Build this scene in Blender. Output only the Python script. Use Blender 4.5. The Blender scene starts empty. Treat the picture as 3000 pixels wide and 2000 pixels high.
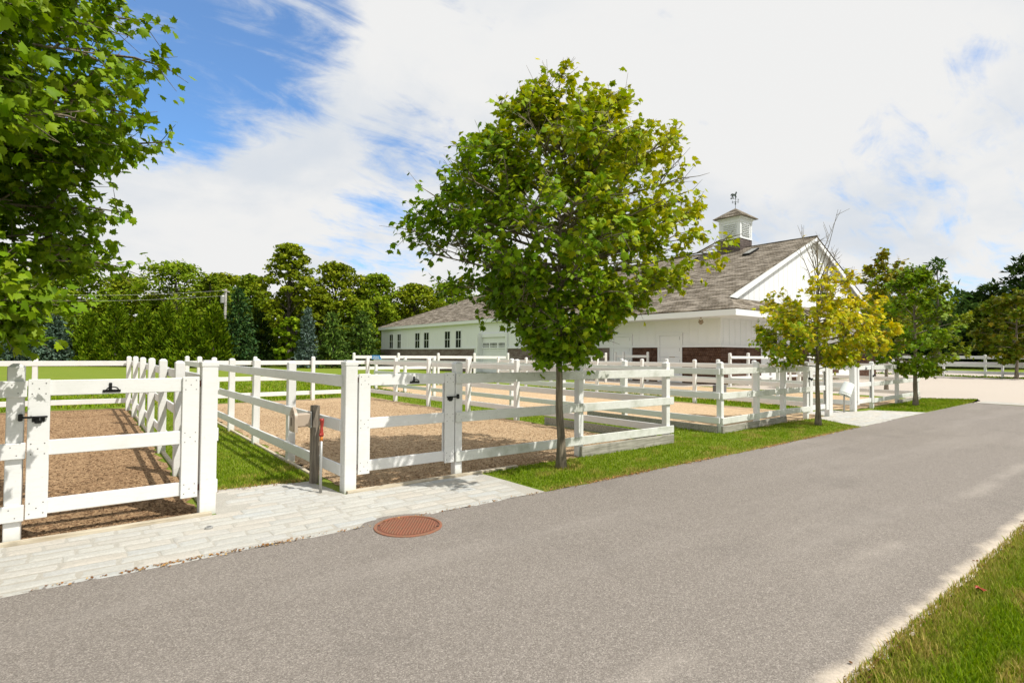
import bpy, bmesh, math, random
import numpy as np
from mathutils import Vector, Matrix

S = bpy.context.scene
COL = S.collection
R = math.radians
rnd = random.Random(7)

# ------------------------------------------------------------------ object helpers
def tag(o, label=None, cat=None, group=None, kind=None):
    if label: o['label'] = label
    if cat: o['category'] = cat
    if group: o['group'] = group
    if kind: o['kind'] = kind
    return o

def thing(name, label, cat, loc=(0, 0, 0), group=None):
    o = bpy.data.objects.new(name, None)
    o.empty_display_size = 0.2
    COL.objects.link(o)
    o.location = loc
    return tag(o, label, cat, group)

def link_mesh(name, me, mats, parent=None, loc=None):
    for m in (mats if isinstance(mats, (list, tuple)) else [mats]):
        me.materials.append(m)
    o = bpy.data.objects.new(name, me)
    COL.objects.link(o)
    if parent is not None: o.parent = parent
    if loc is not None: o.location = loc
    return o

class MB:
    """collects solid shapes in world metres; build() makes one mesh relative to the parent thing"""
    def __init__(s):
        s.v = []; s.f = []; s.m = []; s.mi = 0
    def add(s, vs, fs):
        b = len(s.v)
        s.v += [tuple(p) for p in vs]
        for f in fs:
            s.f.append(tuple(b + i for i in f)); s.m.append(s.mi)
    def box(s, c, d, rz=0.0, bev=0.0, M=None):
        hx, hy, hz = d[0] / 2, d[1] / 2, d[2] / 2
        bm = bmesh.new()
        bmesh.ops.create_cube(bm, size=1.0)
        for v in bm.verts: v.co = Vector((v.co.x * d[0], v.co.y * d[1], v.co.z * d[2]))
        if bev > 0:
            bmesh.ops.bevel(bm, geom=list(bm.edges), offset=bev, segments=1, affect='EDGES')
        T = Matrix.Translation(Vector(c)) @ (M if M is not None else Matrix.Rotation(rz, 4, 'Z'))
        bm.verts.index_update()
        vs = [T @ v.co for v in bm.verts]
        fs = [[v.index for v in f.verts] for f in bm.faces]
        bm.free()
        s.add(vs, fs)
    def box2(s, lo, hi, bev=0.0):
        s.box([(a + b) / 2 for a, b in zip(lo, hi)], [abs(b - a) for a, b in zip(lo, hi)], 0, bev)
    def tube(s, pts, rad, n=8, caps=True):
        pts = [Vector(p) for p in pts]
        if not isinstance(rad, (list, tuple)): rad = [rad] * len(pts)
        vs = []; fs = []
        ref = Vector((0.3, 0.9, 0.1))
        for i, p in enumerate(pts):
            t = (pts[min(i + 1, len(pts) - 1)] - pts[max(i - 1, 0)])
            if t.length < 1e-9: t = Vector((0, 0, 1))
            t.normalize()
            a = ref - t * ref.dot(t)
            if a.length < 1e-3: a = Vector((1, 0, 0)) - t * t.x
            a.normalize(); b = t.cross(a); ref = a
            for k in range(n):
                w = 2 * math.pi * k / n
                vs.append(p + (a * math.cos(w) + b * math.sin(w)) * rad[i])
        for i in range(len(pts) - 1):
            for k in range(n):
                k2 = (k + 1) % n
                fs.append((i * n + k, i * n + k2, (i + 1) * n + k2, (i + 1) * n + k))
        if caps:
            fs.append(tuple(range(n - 1, -1, -1)))
            fs.append(tuple((len(pts) - 1) * n + k for k in range(n)))
        s.add(vs, fs)
    def lathe(s, prof, base, n=16, M=None):
        vs = []; fs = []
        M = M or Matrix.Identity(4)
        for r, z in prof:
            for k in range(n):
                w = 2 * math.pi * k / n
                vs.append(Vector(base) + (M @ Vector((r * math.cos(w), r * math.sin(w), z))))
        for i in range(len(prof) - 1):
            for k in range(n):
                k2 = (k + 1) % n
                fs.append((i * n + k, i * n + k2, (i + 1) * n + k2, (i + 1) * n + k))
        fs.append(tuple(range(n - 1, -1, -1)))
        fs.append(tuple((len(prof) - 1) * n + k for k in range(n)))
        s.add(vs, fs)
    def prism(s, outline, origin, ax, ay, th):
        """outline in (ax, ay) plane, extruded th along the normal, centred"""
        o = Vector(origin); ax = Vector(ax); ay = Vector(ay); nn = ax.cross(ay).normalized()
        n = len(outline)
        a = [o + ax * x + ay * y - nn * th / 2 for x, y in outline]
        b = [o + ax * x + ay * y + nn * th / 2 for x, y in outline]
        fs = [tuple(range(n - 1, -1, -1)), tuple(range(n, 2 * n))]
        for k in range(n):
            k2 = (k + 1) % n
            fs.append((k, k2, n + k2, n + k))
        s.add(a + b, fs)
    def slab(s, quad, th):
        """quad corners (counter-clockwise seen from outside) thickened inwards by th"""
        q = [Vector(p) for p in quad]
        nn = (q[1] - q[0]).cross(q[2] - q[0]).normalized()
        b = [p - nn * th for p in q]; n = len(q)
        fs = [tuple(range(n)), tuple(range(2 * n - 1, n - 1, -1))]
        for k in range(n):
            k2 = (k + 1) % n
            fs.append((k2, k, n + k, n + k2))
        s.add(q + b, fs)
    def build(s, name, mats, parent=None, smooth=False):
        off = Vector(parent_world(parent)) if parent is not None else Vector((0, 0, 0))
        me = bpy.data.meshes.new(name)
        me.from_pydata([tuple(Vector(p) - off) for p in s.v], [], s.f)
        me.polygons.foreach_set('material_index', s.m)
        uvl = me.uv_layers.new(name='UVMap')
        buf = []
        for p in me.polygons:
            n = p.normal
            c = Vector((0, 0, 1)).cross(n)
            if c.length < 0.05: c = Vector((1, 0, 0)); t = Vector((0, 1, 0))
            else: c.normalize(); t = n.cross(c)
            for li in p.loop_indices:
                co = me.vertices[me.loops[li].vertex_index].co + off
                buf += [co.dot(c), co.dot(t)]
        uvl.data.foreach_set('uv', buf)
        if smooth: me.polygons.foreach_set('use_smooth', [True] * len(me.polygons))
        me.update()
        return link_mesh(name, me, mats, parent)

def parent_world(o):
    p = Vector((0, 0, 0))
    while o is not None:
        p += o.location; o = o.parent
    return p

def np_mesh(name, verts, tris, mats, col=None, parent=None, normals_up=False):
    """fast triangle mesh; verts (n,3) world, tris (m,3), col (n,3)"""
    off = np.array(parent_world(parent)) if parent is not None else np.zeros(3)
    verts = np.asarray(verts, dtype=np.float32) - off.astype(np.float32)
    tris = np.asarray(tris, dtype=np.int32)
    me = bpy.data.meshes.new(name)
    me.vertices.add(len(verts)); me.vertices.foreach_set('co', verts.ravel())
    me.loops.add(tris.size); me.loops.foreach_set('vertex_index', tris.ravel())
    me.polygons.add(len(tris))
    me.polygons.foreach_set('loop_start', np.arange(0, tris.size, 3, dtype=np.int32))
    me.update(calc_edges=True)
    if col is not None:
        a = me.color_attributes.new('col', 'FLOAT_COLOR', 'POINT')
        c4 = np.ones((len(verts), 4), dtype=np.float32); c4[:, :3] = col
        a.data.foreach_set('color', c4.ravel())
    me.validate()
    return link_mesh(name, me, mats, parent)

# ------------------------------------------------------------------ node helpers
class NT:
    def __init__(s, tree):
        s.t = tree; s.n = tree.nodes; s.l = tree.links
    def node(s, typ, **kw):
        n = s.n.new(typ)
        for k, v in kw.items(): setattr(n, k, v)
        return n
    def set(s, inp, v):
        if hasattr(v, 'is_output') or isinstance(v, bpy.types.NodeSocket): s.l.new(v, inp)
        else: inp.default_value = v
    def math(s, op, a, b=0.0, clamp=False):
        n = s.node('ShaderNodeMath', operation=op, use_clamp=clamp)
        s.set(n.inputs[0], a); s.set(n.inputs[1], b); return n.outputs[0]
    def smooth(s, x, a, b):
        n = s.node('ShaderNodeMapRange', interpolation_type='SMOOTHSTEP')
        s.set(n.inputs[0], x); n.inputs[1].default_value = a; n.inputs[2].default_value = b
        n.inputs[3].default_value = 0; n.inputs[4].default_value = 1
        return n.outputs[0]
    def lin(s, x, a, b, c=0.0, d=1.0):
        n = s.node('ShaderNodeMapRange')
        s.set(n.inputs[0], x); n.inputs[1].default_value = a; n.inputs[2].default_value = b
        n.inputs[3].default_value = c; n.inputs[4].default_value = d
        return n.outputs[0]
    def noise(s, vec, scale, detail=4, rough=0.55, dist=0.0):
        n = s.node('ShaderNodeTexNoise')
        s.set(n.inputs['Vector'], vec); n.inputs['Scale'].default_value = scale
        n.inputs['Detail'].default_value = detail; n.inputs['Roughness'].default_value = rough
        n.inputs['Distortion'].default_value = dist
        return n.outputs[0]
    def vor(s, vec, scale, out='Distance', feature='F1'):
        n = s.node('ShaderNodeTexVoronoi', feature=feature)
        s.set(n.inputs['Vector'], vec); n.inputs['Scale'].default_value = scale
        return n.outputs[out]
    def mapping(s, vec, scale=(1, 1, 1), rot=(0, 0, 0), loc=(0, 0, 0)):
        n = s.node('ShaderNodeMapping'); s.set(n.inputs[0], vec)
        n.inputs['Scale'].default_value = scale; n.inputs['Rotation'].default_value = rot
        n.inputs['Location'].default_value = loc
        return n.outputs[0]
    def mix(s, f, a, b, blend='MIX'):
        n = s.node('ShaderNodeMix', data_type='RGBA', blend_type=blend)
        s.set(n.inputs[0], f)
        s.set(n.inputs[6], a if not isinstance(a, tuple) else (*a[:3], 1))
        s.set(n.inputs[7], b if not isinstance(b, tuple) else (*b[:3], 1))
        return n.outputs[2]
    def ramp(s, f, stops):
        n = s.node('ShaderNodeValToRGB'); s.set(n.inputs[0], f)
        e = n.color_ramp.elements
        while len(e) < len(stops): e.new(0.5)
        for el, (p, c) in zip(e, stops):
            el.position = p; el.color = (*c[:3], 1)
        return n.outputs[0]
    def bump(s, h, strength=0.3, dist=0.02):
        n = s.node('ShaderNodeBump'); s.set(n.inputs['Height'], h)
        n.inputs['Strength'].default_value = strength; n.inputs['Distance'].default_value = dist
        return n.outputs[0]

def new_mat(name):
    m = bpy.data.materials.new(name); m.use_nodes = True
    nt = NT(m.node_tree); b = m.node_tree.nodes['Principled BSDF']
    return m, nt, b

def wpos(nt):
    return nt.node('ShaderNodeNewGeometry').outputs['Position']

def paint(name, base, dirt=0.15, dirtcol=(0.35, 0.38, 0.27), rough=0.45, streak=1.0, low=False):
    m, nt, b = new_mat(name)
    p = wpos(nt)
    big = nt.noise(p, 2.2, 5, 0.65)
    fine = nt.noise(nt.mapping(p, (9, 9, 60)), 1.0, 4, 0.6)
    f = nt.math('MULTIPLY', nt.smooth(big, 0.45, 0.8), dirt, True)
    sp = nt.math('MULTIPLY', nt.smooth(nt.noise(p, 38, 3, 0.7), 0.62, 0.72), dirt * 1.2, True)
    f = nt.math('MAXIMUM', f, sp)
    if low:   # splashed mud on the foot of posts and boards
        z = nt.node('ShaderNodeSeparateXYZ'); nt.set(z.inputs[0], p)
        zz = nt.math('ADD', z.outputs[2], nt.math('MULTIPLY', nt.noise(p, 14, 3), 0.12))
        f = nt.math('MAXIMUM', f, nt.math('MULTIPLY', nt.smooth(zz, 0.2, 0.03), 0.5))
    c = nt.mix(f, base, dirtcol)
    c = nt.mix(nt.math('MULTIPLY', nt.smooth(fine, 0.45, 0.75), 0.18 * streak), c, (0.5, 0.5, 0.46))
    nt.set(b.inputs['Base Color'], c); b.inputs['Roughness'].default_value = rough
    nt.set(b.inputs['Normal'], nt.bump(fine, 0.12, 0.004))
    return m

def plain(name, base, rough=0.5, metal=0.0, var=0.25, scale=14):
    m, nt, b = new_mat(name)
    n = nt.noise(wpos(nt), scale, 4, 0.6)
    dark = tuple(c * (1 - var) for c in base)
    nt.set(b.inputs['Base Color'], nt.mix(n, dark, tuple(min(1, c * (1 + var)) for c in base)))
    b.inputs['Roughness'].default_value = rough; b.inputs['Metallic'].default_value = metal
    nt.set(b.inputs['Normal'], nt.bump(n, 0.15, 0.004))
    return m

def leaf_mat(name, trans=0.35, rough=0.42, spec=0.12):
    m, nt, b = new_mat(name)
    a = nt.node('ShaderNodeAttribute', attribute_name='col')
    hs = nt.node('ShaderNodeHueSaturation'); nt.set(hs.inputs['Color'], a.outputs['Color'])
    hs.inputs['Value'].default_value = 1.25; hs.inputs['Saturation'].default_value = 1.05
    tr = nt.node('ShaderNodeBsdfTranslucent'); nt.set(tr.inputs['Color'], hs.outputs[0])
    nt.set(b.inputs['Base Color'], a.outputs['Color']); b.inputs['Roughness'].default_value = rough
    b.inputs['Specular IOR Level'].default_value = spec
    mx = nt.node('ShaderNodeMixShader'); mx.inputs[0].default_value = trans
    nt.set(mx.inputs[1], b.outputs[0]); nt.set(mx.inputs[2], tr.outputs[0])
    nt.set(nt.n['Material Output'].inputs[0], mx.outputs[0])
    return m

def wood_grey(name, a=(0.20, 0.16, 0.12), c=(0.40, 0.36, 0.30), axis='Z'):
    m, nt, b = new_mat(name)
    sc = {'Z': (40, 40, 2.5), 'X': (2.5, 40, 40)}[axis]
    n = nt.noise(nt.mapping(wpos(nt), sc), 1.0, 5, 0.6, 0.4)
    n2 = nt.noise(wpos(nt), 5, 4, 0.6)
    col = nt.mix(nt.smooth(n, 0.3, 0.7), a, c)
    col = nt.mix(nt.math('MULTIPLY', nt.smooth(n2, 0.5, 0.75), 0.45), col, tuple(x * 0.55 for x in a))
    nt.set(b.inputs['Base Color'], col); b.inputs['Roughness'].default_value = 0.85
    nt.set(b.inputs['Normal'], nt.bump(n, 0.5, 0.006))
    return m

def shingle(name, c1, c2, dark, row=0.14, wid=0.15, streak=(0.5, 0.48, 0.45), sf=0.4):
    m, nt, b = new_mat(name)
    uv = nt.node('ShaderNodeTexCoord').outputs['UV']
    br = nt.node('ShaderNodeTexBrick'); nt.set(br.inputs['Vector'], uv)
    br.offset = 0.5; br.squash = 1.0
    br.inputs['Color1'].default_value = (*c1, 1); br.inputs['Color2'].default_value = (*c2, 1)
    br.inputs['Mortar'].default_value = (*dark, 1); br.inputs['Scale'].default_value = 1.0
    br.inputs['Mortar Size'].default_value = 0.012; br.inputs['Mortar Smooth'].default_value = 0.3
    br.inputs['Brick Width'].default_value = wid; br.inputs['Row Height'].default_value = row
    n1 = nt.noise(nt.mapping(uv, (0.8, 2.6, 1)), 1.0, 8, 0.75)
    n2 = nt.noise(nt.mapping(uv, (14, 9, 1)), 1.0, 4, 0.7)
    col = nt.mix(nt.math('MULTIPLY', nt.smooth(n2, 0.47, 0.66), 0.8), br.outputs[0], dark)
    col = nt.mix(nt.math('MULTIPLY', nt.smooth(n1, 0.44, 0.60), sf), col, streak)
    nt.set(b.inputs['Base Color'], col); b.inputs['Roughness'].default_value = 0.9
    b.inputs['Specular IOR Level'].default_value = 0.2
    h = nt.math('ADD', nt.math('MULTIPLY', br.outputs[1], -1.0), n2)
    nt.set(b.inputs['Normal'], nt.bump(h, 0.7, 0.03))
    return m

M = {}
M['white'] = paint('white_board_paint', (0.74, 0.74, 0.725), 0.20, low=True)
M['worn'] = paint('weathered_white_paint', (0.68, 0.69, 0.65), 0.75, (0.26, 0.28, 0.19), 0.55, 2.5, low=True)
M['barnwhite'] = paint('barn_white_paint', (0.755, 0.775, 0.79), 0.05, streak=0.4)
M['nail'] = plain('nail_head', (0.12, 0.11, 0.10), 0.5, 0.6)
M['black'] = plain('black_iron', (0.012, 0.012, 0.013), 0.4, 0.4)
M['rustiron'] = plain('brown_iron', (0.10, 0.035, 0.02), 0.6, 0.3)
M['kick'] = wood_grey('weathered_kickboard', (0.21, 0.20, 0.16), (0.42, 0.40, 0.34), 'X')
M['edge'] = wood_grey('timber_edging', (0.36, 0.30, 0.21), (0.58, 0.52, 0.40), 'X')
M['postwood'] = wood_grey('grey_post_wood', (0.10, 0.085, 0.065), (0.27, 0.23, 0.18))
M['bark'] = wood_grey('maple_bark', (0.085, 0.070, 0.048), (0.27, 0.225, 0.16))
M['bark2'] = wood_grey('dark_bark', (0.035, 0.028, 0.02), (0.12, 0.10, 0.08))
M['leaf'] = leaf_mat('maple_leaf', 0.26, 0.5)
M['leaf_far'] = leaf_mat('woodland_leaf', 0.25, 0.7, 0.03)
M['needle'] = leaf_mat('conifer_needle', 0.12, 0.7, 0.04)
M['grass'] = leaf_mat('grass_blade', 0.30, 0.6, 0.05)
M['roof'] = shingle('weathered_cedar_roof', (0.090, 0.073, 0.050), (0.170, 0.140, 0.100), (0.026, 0.020, 0.013), 0.19, 0.2, (0.40, 0.35, 0.285), 0.70)
M['cupbase'] = shingle('cupola_shingles', (0.095, 0.075, 0.068), (0.16, 0.125, 0.112), (0.035, 0.028, 0.026), 0.19, 0.2, (0.22, 0.185, 0.17), 0.4)
M['brown'] = shingle('brown_shingle_wall', (0.072, 0.035, 0.021), (0.125, 0.066, 0.041), (0.03, 0.014, 0.010), 0.15, 0.13, (0.22, 0.14, 0.11), 0.35)
M['greybrown'] = shingle('greyed_shingle_wall', (0.17, 0.12, 0.10), (0.24, 0.18, 0.155), (0.07, 0.05, 0.045), 0.15, 0.13, (0.30, 0.27, 0.25), 0.5)
M['glass'] = plain('window_glass', (0.012, 0.016, 0.012), 0.06, 0.0, 0.2)
M['beige'] = plain('beige_plastic', (0.42, 0.34, 0.26), 0.45, 0, 0.06)
M['beigedark'] = plain('dark_beige_recess', (0.10, 0.08, 0.055), 0.6)
M['red'] = plain('red_enamel', (0.33, 0.03, 0.018), 0.4, 0.0, 0.35, 30)
M['orange'] = plain('orange_rust_band', (0.62, 0.20, 0.03), 0.6)
M['galv'] = plain('galvanised_pipe', (0.42, 0.42, 0.40), 0.45, 0.5, 0.15)
M['bucket'] = plain('white_plastic', (0.76, 0.80, 0.76), 0.4, 0, 0.03)
M['copper'] = plain('aged_copper', (0.035, 0.05, 0.042), 0.6, 0.4)
M['lamp'] = plain('lamp_metal', (0.33, 0.26, 0.18), 0.5, 0.3)
M['blue'] = plain('blue_sign_face', (0.05, 0.27, 0.62), 0.4, 0, 0.08)
M['pale'] = plain('pale_lettering', (0.75, 0.82, 0.90), 0.5, 0, 0.03)
M['polegrey'] = wood_grey('bleached_pole', (0.35, 0.33, 0.30), (0.60, 0.58, 0.55))
M['redleaf'] = plain('red_leaf', (0.40, 0.035, 0.012), 0.5)
M['stonegrey'] = plain('dark_block', (0.13, 0.13, 0.13), 0.8)

# ------------------------------------------------------------------ ground materials
def mat_asphalt():
    m, nt, b = new_mat('asphalt')
    p = wpos(nt)
    v = nt.vor(p, 160, 'Color'); sep = nt.node('ShaderNodeSeparateColor'); nt.set(sep.inputs[0], v)
    g1 = nt.noise(p, 260, 3, 0.7); g2 = nt.noise(p, 1.1, 5, 0.6); g3 = nt.noise(p, 42, 4, 0.75)
    c = nt.ramp(sep.outputs[0], [(0.0, (0.175, 0.152, 0.130)), (0.45, (0.275, 0.243, 0.212)), (0.8, (0.34, 0.302, 0.265)), (1.0, (0.48, 0.435, 0.385))])
    c = nt.mix(nt.smooth(g1, 0.35, 0.65), nt.mix(0.5, c, (0.08, 0.072, 0.066)), c)
    c = nt.mix(nt.math('MULTIPLY', nt.smooth(g3, 0.4, 0.7), 0.3), c, (0.11, 0.10, 0.09))
    # worn paler lanes running along the drive, and wind-blown sand beside the right verge
    q = nt.mapping(p, (0.16, 1.0, 1.0), (0, 0, R(-1.5)))
    lane = nt.noise(q, 1.5, 4, 0.55)
    c = nt.mix(nt.math('MULTIPLY', nt.smooth(lane, 0.46, 0.75), 0.22), c, (0.38, 0.345, 0.31))
    c = nt.mix(nt.math('MULTIPLY', nt.smooth(g2, 0.5, 0.8), 0.3), c, (0.12, 0.108, 0.098))
    x = nt.node('ShaderNodeSeparateXYZ'); nt.set(x.inputs[0], p)
    yy = nt.math('ADD', x.outputs[1], nt.math('MULTIPLY', nt.math('SUBTRACT', nt.noise(p, 3.5, 4, 0.6), 0.5), 0.20))
    sand = nt.math('MULTIPLY', nt.smooth(yy, 1.27, 1.13), nt.lin(nt.noise(p, 60, 3), 0.3, 0.6, 0.65, 1.0))
    c = nt.mix(sand, c, (0.60, 0.52, 0.42))
    st = nt.math('MULTIPLY', nt.smooth(nt.math('ABSOLUTE', nt.math('SUBTRACT', yy, 1.74)), 0.17, 0.0), nt.smooth(nt.noise(nt.mapping(p, (0.5, 1, 1)), 1.3, 4), 0.46, 0.62))
    c = nt.mix(nt.math('MULTIPLY', st, 0.25), c, (0.50, 0.45, 0.39))
    nt.set(b.inputs['Base Color'], c); b.inputs['Roughness'].default_value = 0.85
    b.inputs['Specular IOR Level'].default_value = 0.25
    nt.set(b.inputs['Normal'], nt.bump(nt.math('ADD', sep.outputs[0], g1), 0.55, 0.004))
    return m

def mat_dirt(name, a, bcol, c2, fibre=30):
    m, nt, b = new_mat(name)
    p = wpos(nt)
    f1 = nt.noise(nt.mapping(p, (fibre * 2.2, fibre * .6, fibre), (0, 0, R(25))), 1.0, 5, 0.7, 0.8)
    f2 = nt.noise(nt.mapping(p, (fibre * .7, fibre * 2.4, fibre), (0, 0, R(-15))), 1.0, 5, 0.7, 0.8)
    big = nt.noise(p, 0.9, 6, 0.62, 0.5)
    mid = nt.noise(p, 5, 5, 0.65)
    f = nt.math('ADD', nt.math('MULTIPLY', f1, 0.5), nt.math('MULTIPLY', f2, 0.5))
    c = nt.mix(nt.smooth(f, 0.36, 0.62), a, bcol)
    c = nt.mix(nt.math('MULTIPLY', nt.smooth(big, 0.45, 0.7), 0.75), c, nt.mix(nt.smooth(f, 0.35, 0.6), tuple(x * .6 for x in c2), c2))
    c = nt.mix(nt.math('MULTIPLY', nt.smooth(mid, 0.52, 0.72), 0.45), c, tuple(x * .55 for x in a))
    fl = nt.noise(nt.mapping(p, (26, 11, 11), (0, 0, R(-38))), 1.0, 4, 0.7, 0.6)
    c = nt.mix(nt.math('MULTIPLY', nt.smooth(fl, 0.53, 0.68), 0.55), c, tuple(min(1, x * 1.45) for x in bcol))
    c = nt.mix(nt.math('MULTIPLY', nt.smooth(fl, 0.46, 0.34), 0.5), c, tuple(x * .6 for x in a))
    nt.set(b.inputs['Base Color'], c); b.inputs['Roughness'].default_value = 0.95
    b.inputs['Specular IOR Level'].default_value = 0.1
    nt.set(b.inputs['Normal'], nt.bump(nt.math('ADD', f, nt.math('MULTIPLY', mid, 1.2)), 0.55, 0.025))
    return m

def mat_lawn():
    m, nt, b = new_mat('lawn')
    p = wpos(nt)
    n1 = nt.noise(p, 0.5, 5, 0.6); n2 = nt.noise(p, 4, 5, 0.7); n3 = nt.noise(p, 55, 3, 0.7)
    w = nt.node('ShaderNodeTexWave', wave_type='BANDS', bands_direction='Y')
    nt.set(w.inputs[0], nt.mapping(p, (1, 1, 1), (0, 0, R(12)))); w.inputs['Scale'].default_value = 0.16; w.inputs['Distortion'].default_value = 0.6
    c = nt.mix(n2, (0.125, 0.19, 0.014), (0.19, 0.255, 0.022))
    c = nt.mix(nt.math('MULTIPLY', w.outputs[1], 0.45), c, (0.29, 0.315, 0.06))
    c = nt.mix(nt.math('MULTIPLY', nt.smooth(n1, 0.5, 0.75), 0.5), c, (0.27, 0.27, 0.045))
    c = nt.mix(nt.math('MULTIPLY', nt.smooth(n3, 0.4, 0.7), 0.5), c, (0.06, 0.115, 0.008))
    nt.set(b.inputs['Base Color'], c); b.inputs['Roughness'].default_value = 0.9
    b.inputs['Specular IOR Level'].default_value = 0.1
    nt.set(b.inputs['Normal'], nt.bump(n3, 0.7, 0.03))
    return m

def mat_gravel(name, a, c2):
    m, nt, b = new_mat(name)
    p = wpos(nt)
    n1 = nt.noise(p, 90, 4, 0.7); n2 = nt.noise(nt.mapping(p, (0.25, 1, 1), (0, 0, R(20))), 0.8, 5, 0.6)
    c = nt.mix(nt.smooth(n1, 0.35, 0.65), tuple(x * .75 for x in a), a)
    c = nt.mix(nt.math('MULTIPLY', nt.smooth(n2, 0.45, 0.75), 0.5), c, c2)
    nt.set(b.inputs['Base Color'], c); b.inputs['Roughness'].default_value = 0.95
    b.inputs['Specular IOR Level'].default_value = 0.1
    nt.set(b.inputs['Normal'], nt.bump(n1, 0.4, 0.01))
    return m

def mat_stone():
    m, nt, b = new_mat('granite_setts')
    p = wpos(nt)
    ri = nt.node('ShaderNodeNewGeometry').outputs['Random Per Island']
    c = nt.ramp(ri, [(0.0, (0.47, 0.465, 0.43)), (0.35, (0.52, 0.51, 0.465)), (0.65, (0.47, 0.485, 0.475)), (0.85, (0.51, 0.47, 0.405)), (1.0, (0.54, 0.52, 0.47))])
    g = nt.noise(p, 60, 5, 0.8); g2 = nt.noise(nt.mapping(p, (6, 13, 9)), 1.0, 6, 0.75)
    c = nt.mix(nt.math('MULTIPLY', nt.smooth(g, 0.42, 0.66), 0.45), c, (0.28, 0.275, 0.25))
    c = nt.mix(nt.math('MULTIPLY', nt.smooth(g2, 0.42, 0.68), 0.5), c, (0.40, 0.38, 0.33))
    nt.set(b.inputs['Base Color'], c); b.inputs['Roughness'].default_value = 0.8
    nt.set(b.inputs['Normal'], nt.bump(nt.math('ADD', g, nt.math('MULTIPLY', g2, 1.5)), 0.45, 0.012))
    return m

def mat_rust():
    m, nt, b = new_mat('rusty_cast_iron')
    p = wpos(nt)
    n = nt.noise(p, 18, 5, 0.7); n2 = nt.noise(p, 140, 3, 0.7)
    c = nt.mix(nt.smooth(n, 0.35, 0.7), (0.27, 0.095, 0.05), (0.19, 0.115, 0.065))
    c = nt.mix(nt.math('MULTIPLY', nt.smooth(n2, 0.5, 0.7), 0.5), c, (0.34, 0.18, 0.115))
    nt.set(b.inputs['Base Color'], c); b.inputs['Roughness'].default_value = 0.8
    nt.set(b.inputs['Normal'], nt.bump(n2, 0.4, 0.003))
    return m

M['asphalt'] = mat_asphalt()
M['mulchA'] = mat_dirt('brown_mulch', (0.16, 0.095, 0.048), (0.45, 0.30, 0.168), (0.28, 0.172, 0.09), 70)
M['mulchB'] = mat_dirt('tan_mulch', (0.25, 0.165, 0.09), (0.56, 0.415, 0.26), (0.40, 0.275, 0.16), 70)
M['sandC'] = mat_dirt('pale_sand', (0.40, 0.275, 0.155), (0.57, 0.43, 0.275), (0.52, 0.375, 0.23), 18)
M['lawn'] = mat_lawn()
M['gravel'] = mat_gravel('pale_gravel', (0.53, 0.47, 0.405), (0.47, 0.41, 0.35))
M['mortar'] = mat_gravel('mortar', (0.465, 0.445, 0.395), (0.42, 0.375, 0.30))
M['stone'] = mat_stone()
M['rust'] = mat_rust()
M['rustdark'] = plain('dark_rust', (0.17, 0.062, 0.035), 0.85, 0.0, 0.4, 40)

# ------------------------------------------------------------------ sheets
nrng = np.random.default_rng(11)
def jit_poly(poly, step=0.16, amp=0.02, rng=nrng):
    out = []
    n = len(poly)
    for i in range(n):
        a = np.array(poly[i]); b = np.array(poly[(i + 1) % n])
        k = max(1, min(900, int(np.linalg.norm(b - a) / step)))
        nn = np.array([-(b - a)[1], (b - a)[0]]); nn = nn / (np.linalg.norm(nn) + 1e-9)
        for j in range(k):
            q = a + (b - a) * j / k + nn * rng.normal(0, amp) * (0 if j == 0 else 1)
            out.append((q[0], q[1]))
    return out

def sheet(name, poly, z, mat, kind='structure', step=0.16, amp=0.02):
    pl = jit_poly(poly, step, amp) if amp > 0 else poly
    bm = bmesh.new()
    vs = [bm.verts.new((x, y, z)) for x, y in pl]
    f = bm.faces.new(vs)
    if f.normal.z < 0: f.normal_flip()
    bmesh.ops.triangulate(bm, faces=[f])
    me = bpy.data.meshes.new(name); bm.to_mesh(me); bm.free()
    o = link_mesh(name, me, mat)
    if kind: o['kind'] = kind
    return o

EDGE = [(-30, 5.0), (-6, 4.93), (0, 4.89), (4.3, 4.84), (9, 4.86), (14, 4.98), (19.6, 5.16), (25.2, 5.30)]
def edge_y(x): return float(np.interp(x, [p[0] for p in EDGE], [p[1] for p in EDGE]))

sheet('ground', [(-400, -300), (500, -300), (500, 500), (-400, 500)], 0.0, M['lawn'], amp=0)
sheet('road', [(-30, 1.10), (25.0, 1.10), (25.0, 3.7), (25.2, 5.30)] + EDGE[::-1][1:], 0.008, M['asphalt'], step=0.07, amp=0.012)
sheet('mulch_yard', [(-9, 6.17), (0.90, 6.17), (0.88, 19.2), (-9, 19.7)], 0.005, M['mulchA'], amp=0.03)
sheet('tan_mulch_yard', [(2.46, 6.17), (8.36, 6.17), (8.33, 19.6), (2.42, 19.3)], 0.005, M['mulchB'], amp=0.03)
sheet('sand_yard', [(10.62, 6.35), (16.0, 6.45), (16.5, 8.0), (16.5, 24.8), (10.4, 24.8)], 0.005, M['sandC'], amp=0.03)
sheet('sand_yard', [(18.3, 6.75), (25.1, 7.05), (25.9, 20.5), (24.5, 24.0), (18.4, 21.5)], 0.005, M['sandC'], amp=0.03)
sheet('gravel_drive', [(25.25, -40), (60, -40), (58.2, 10.2), (62, 21), (60, 34), (53, 34), (53, 16.8), (26.2, 16.8), (26.2, 8.9), (25.75, 7.35), (27.6, 5.6), (26.7, 5.33), (25.25, 5.25)], 0.007, M['gravel'], amp=0.03)
sheet('bounce_gravel', [(24.45, 16.85), (28.3, 16.85), (28.3, 31), (24.6, 24.2)], 0.0065, M['gravel'], amp=0.02)  # pale ground added to bounce light onto the barn's porch wall
sheet('riding_arena', [(61.2, -30), (86, -30), (86, 45), (63.5, 45), (63.3, 21)], 0.006, M['gravel'], amp=0.0)

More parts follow.
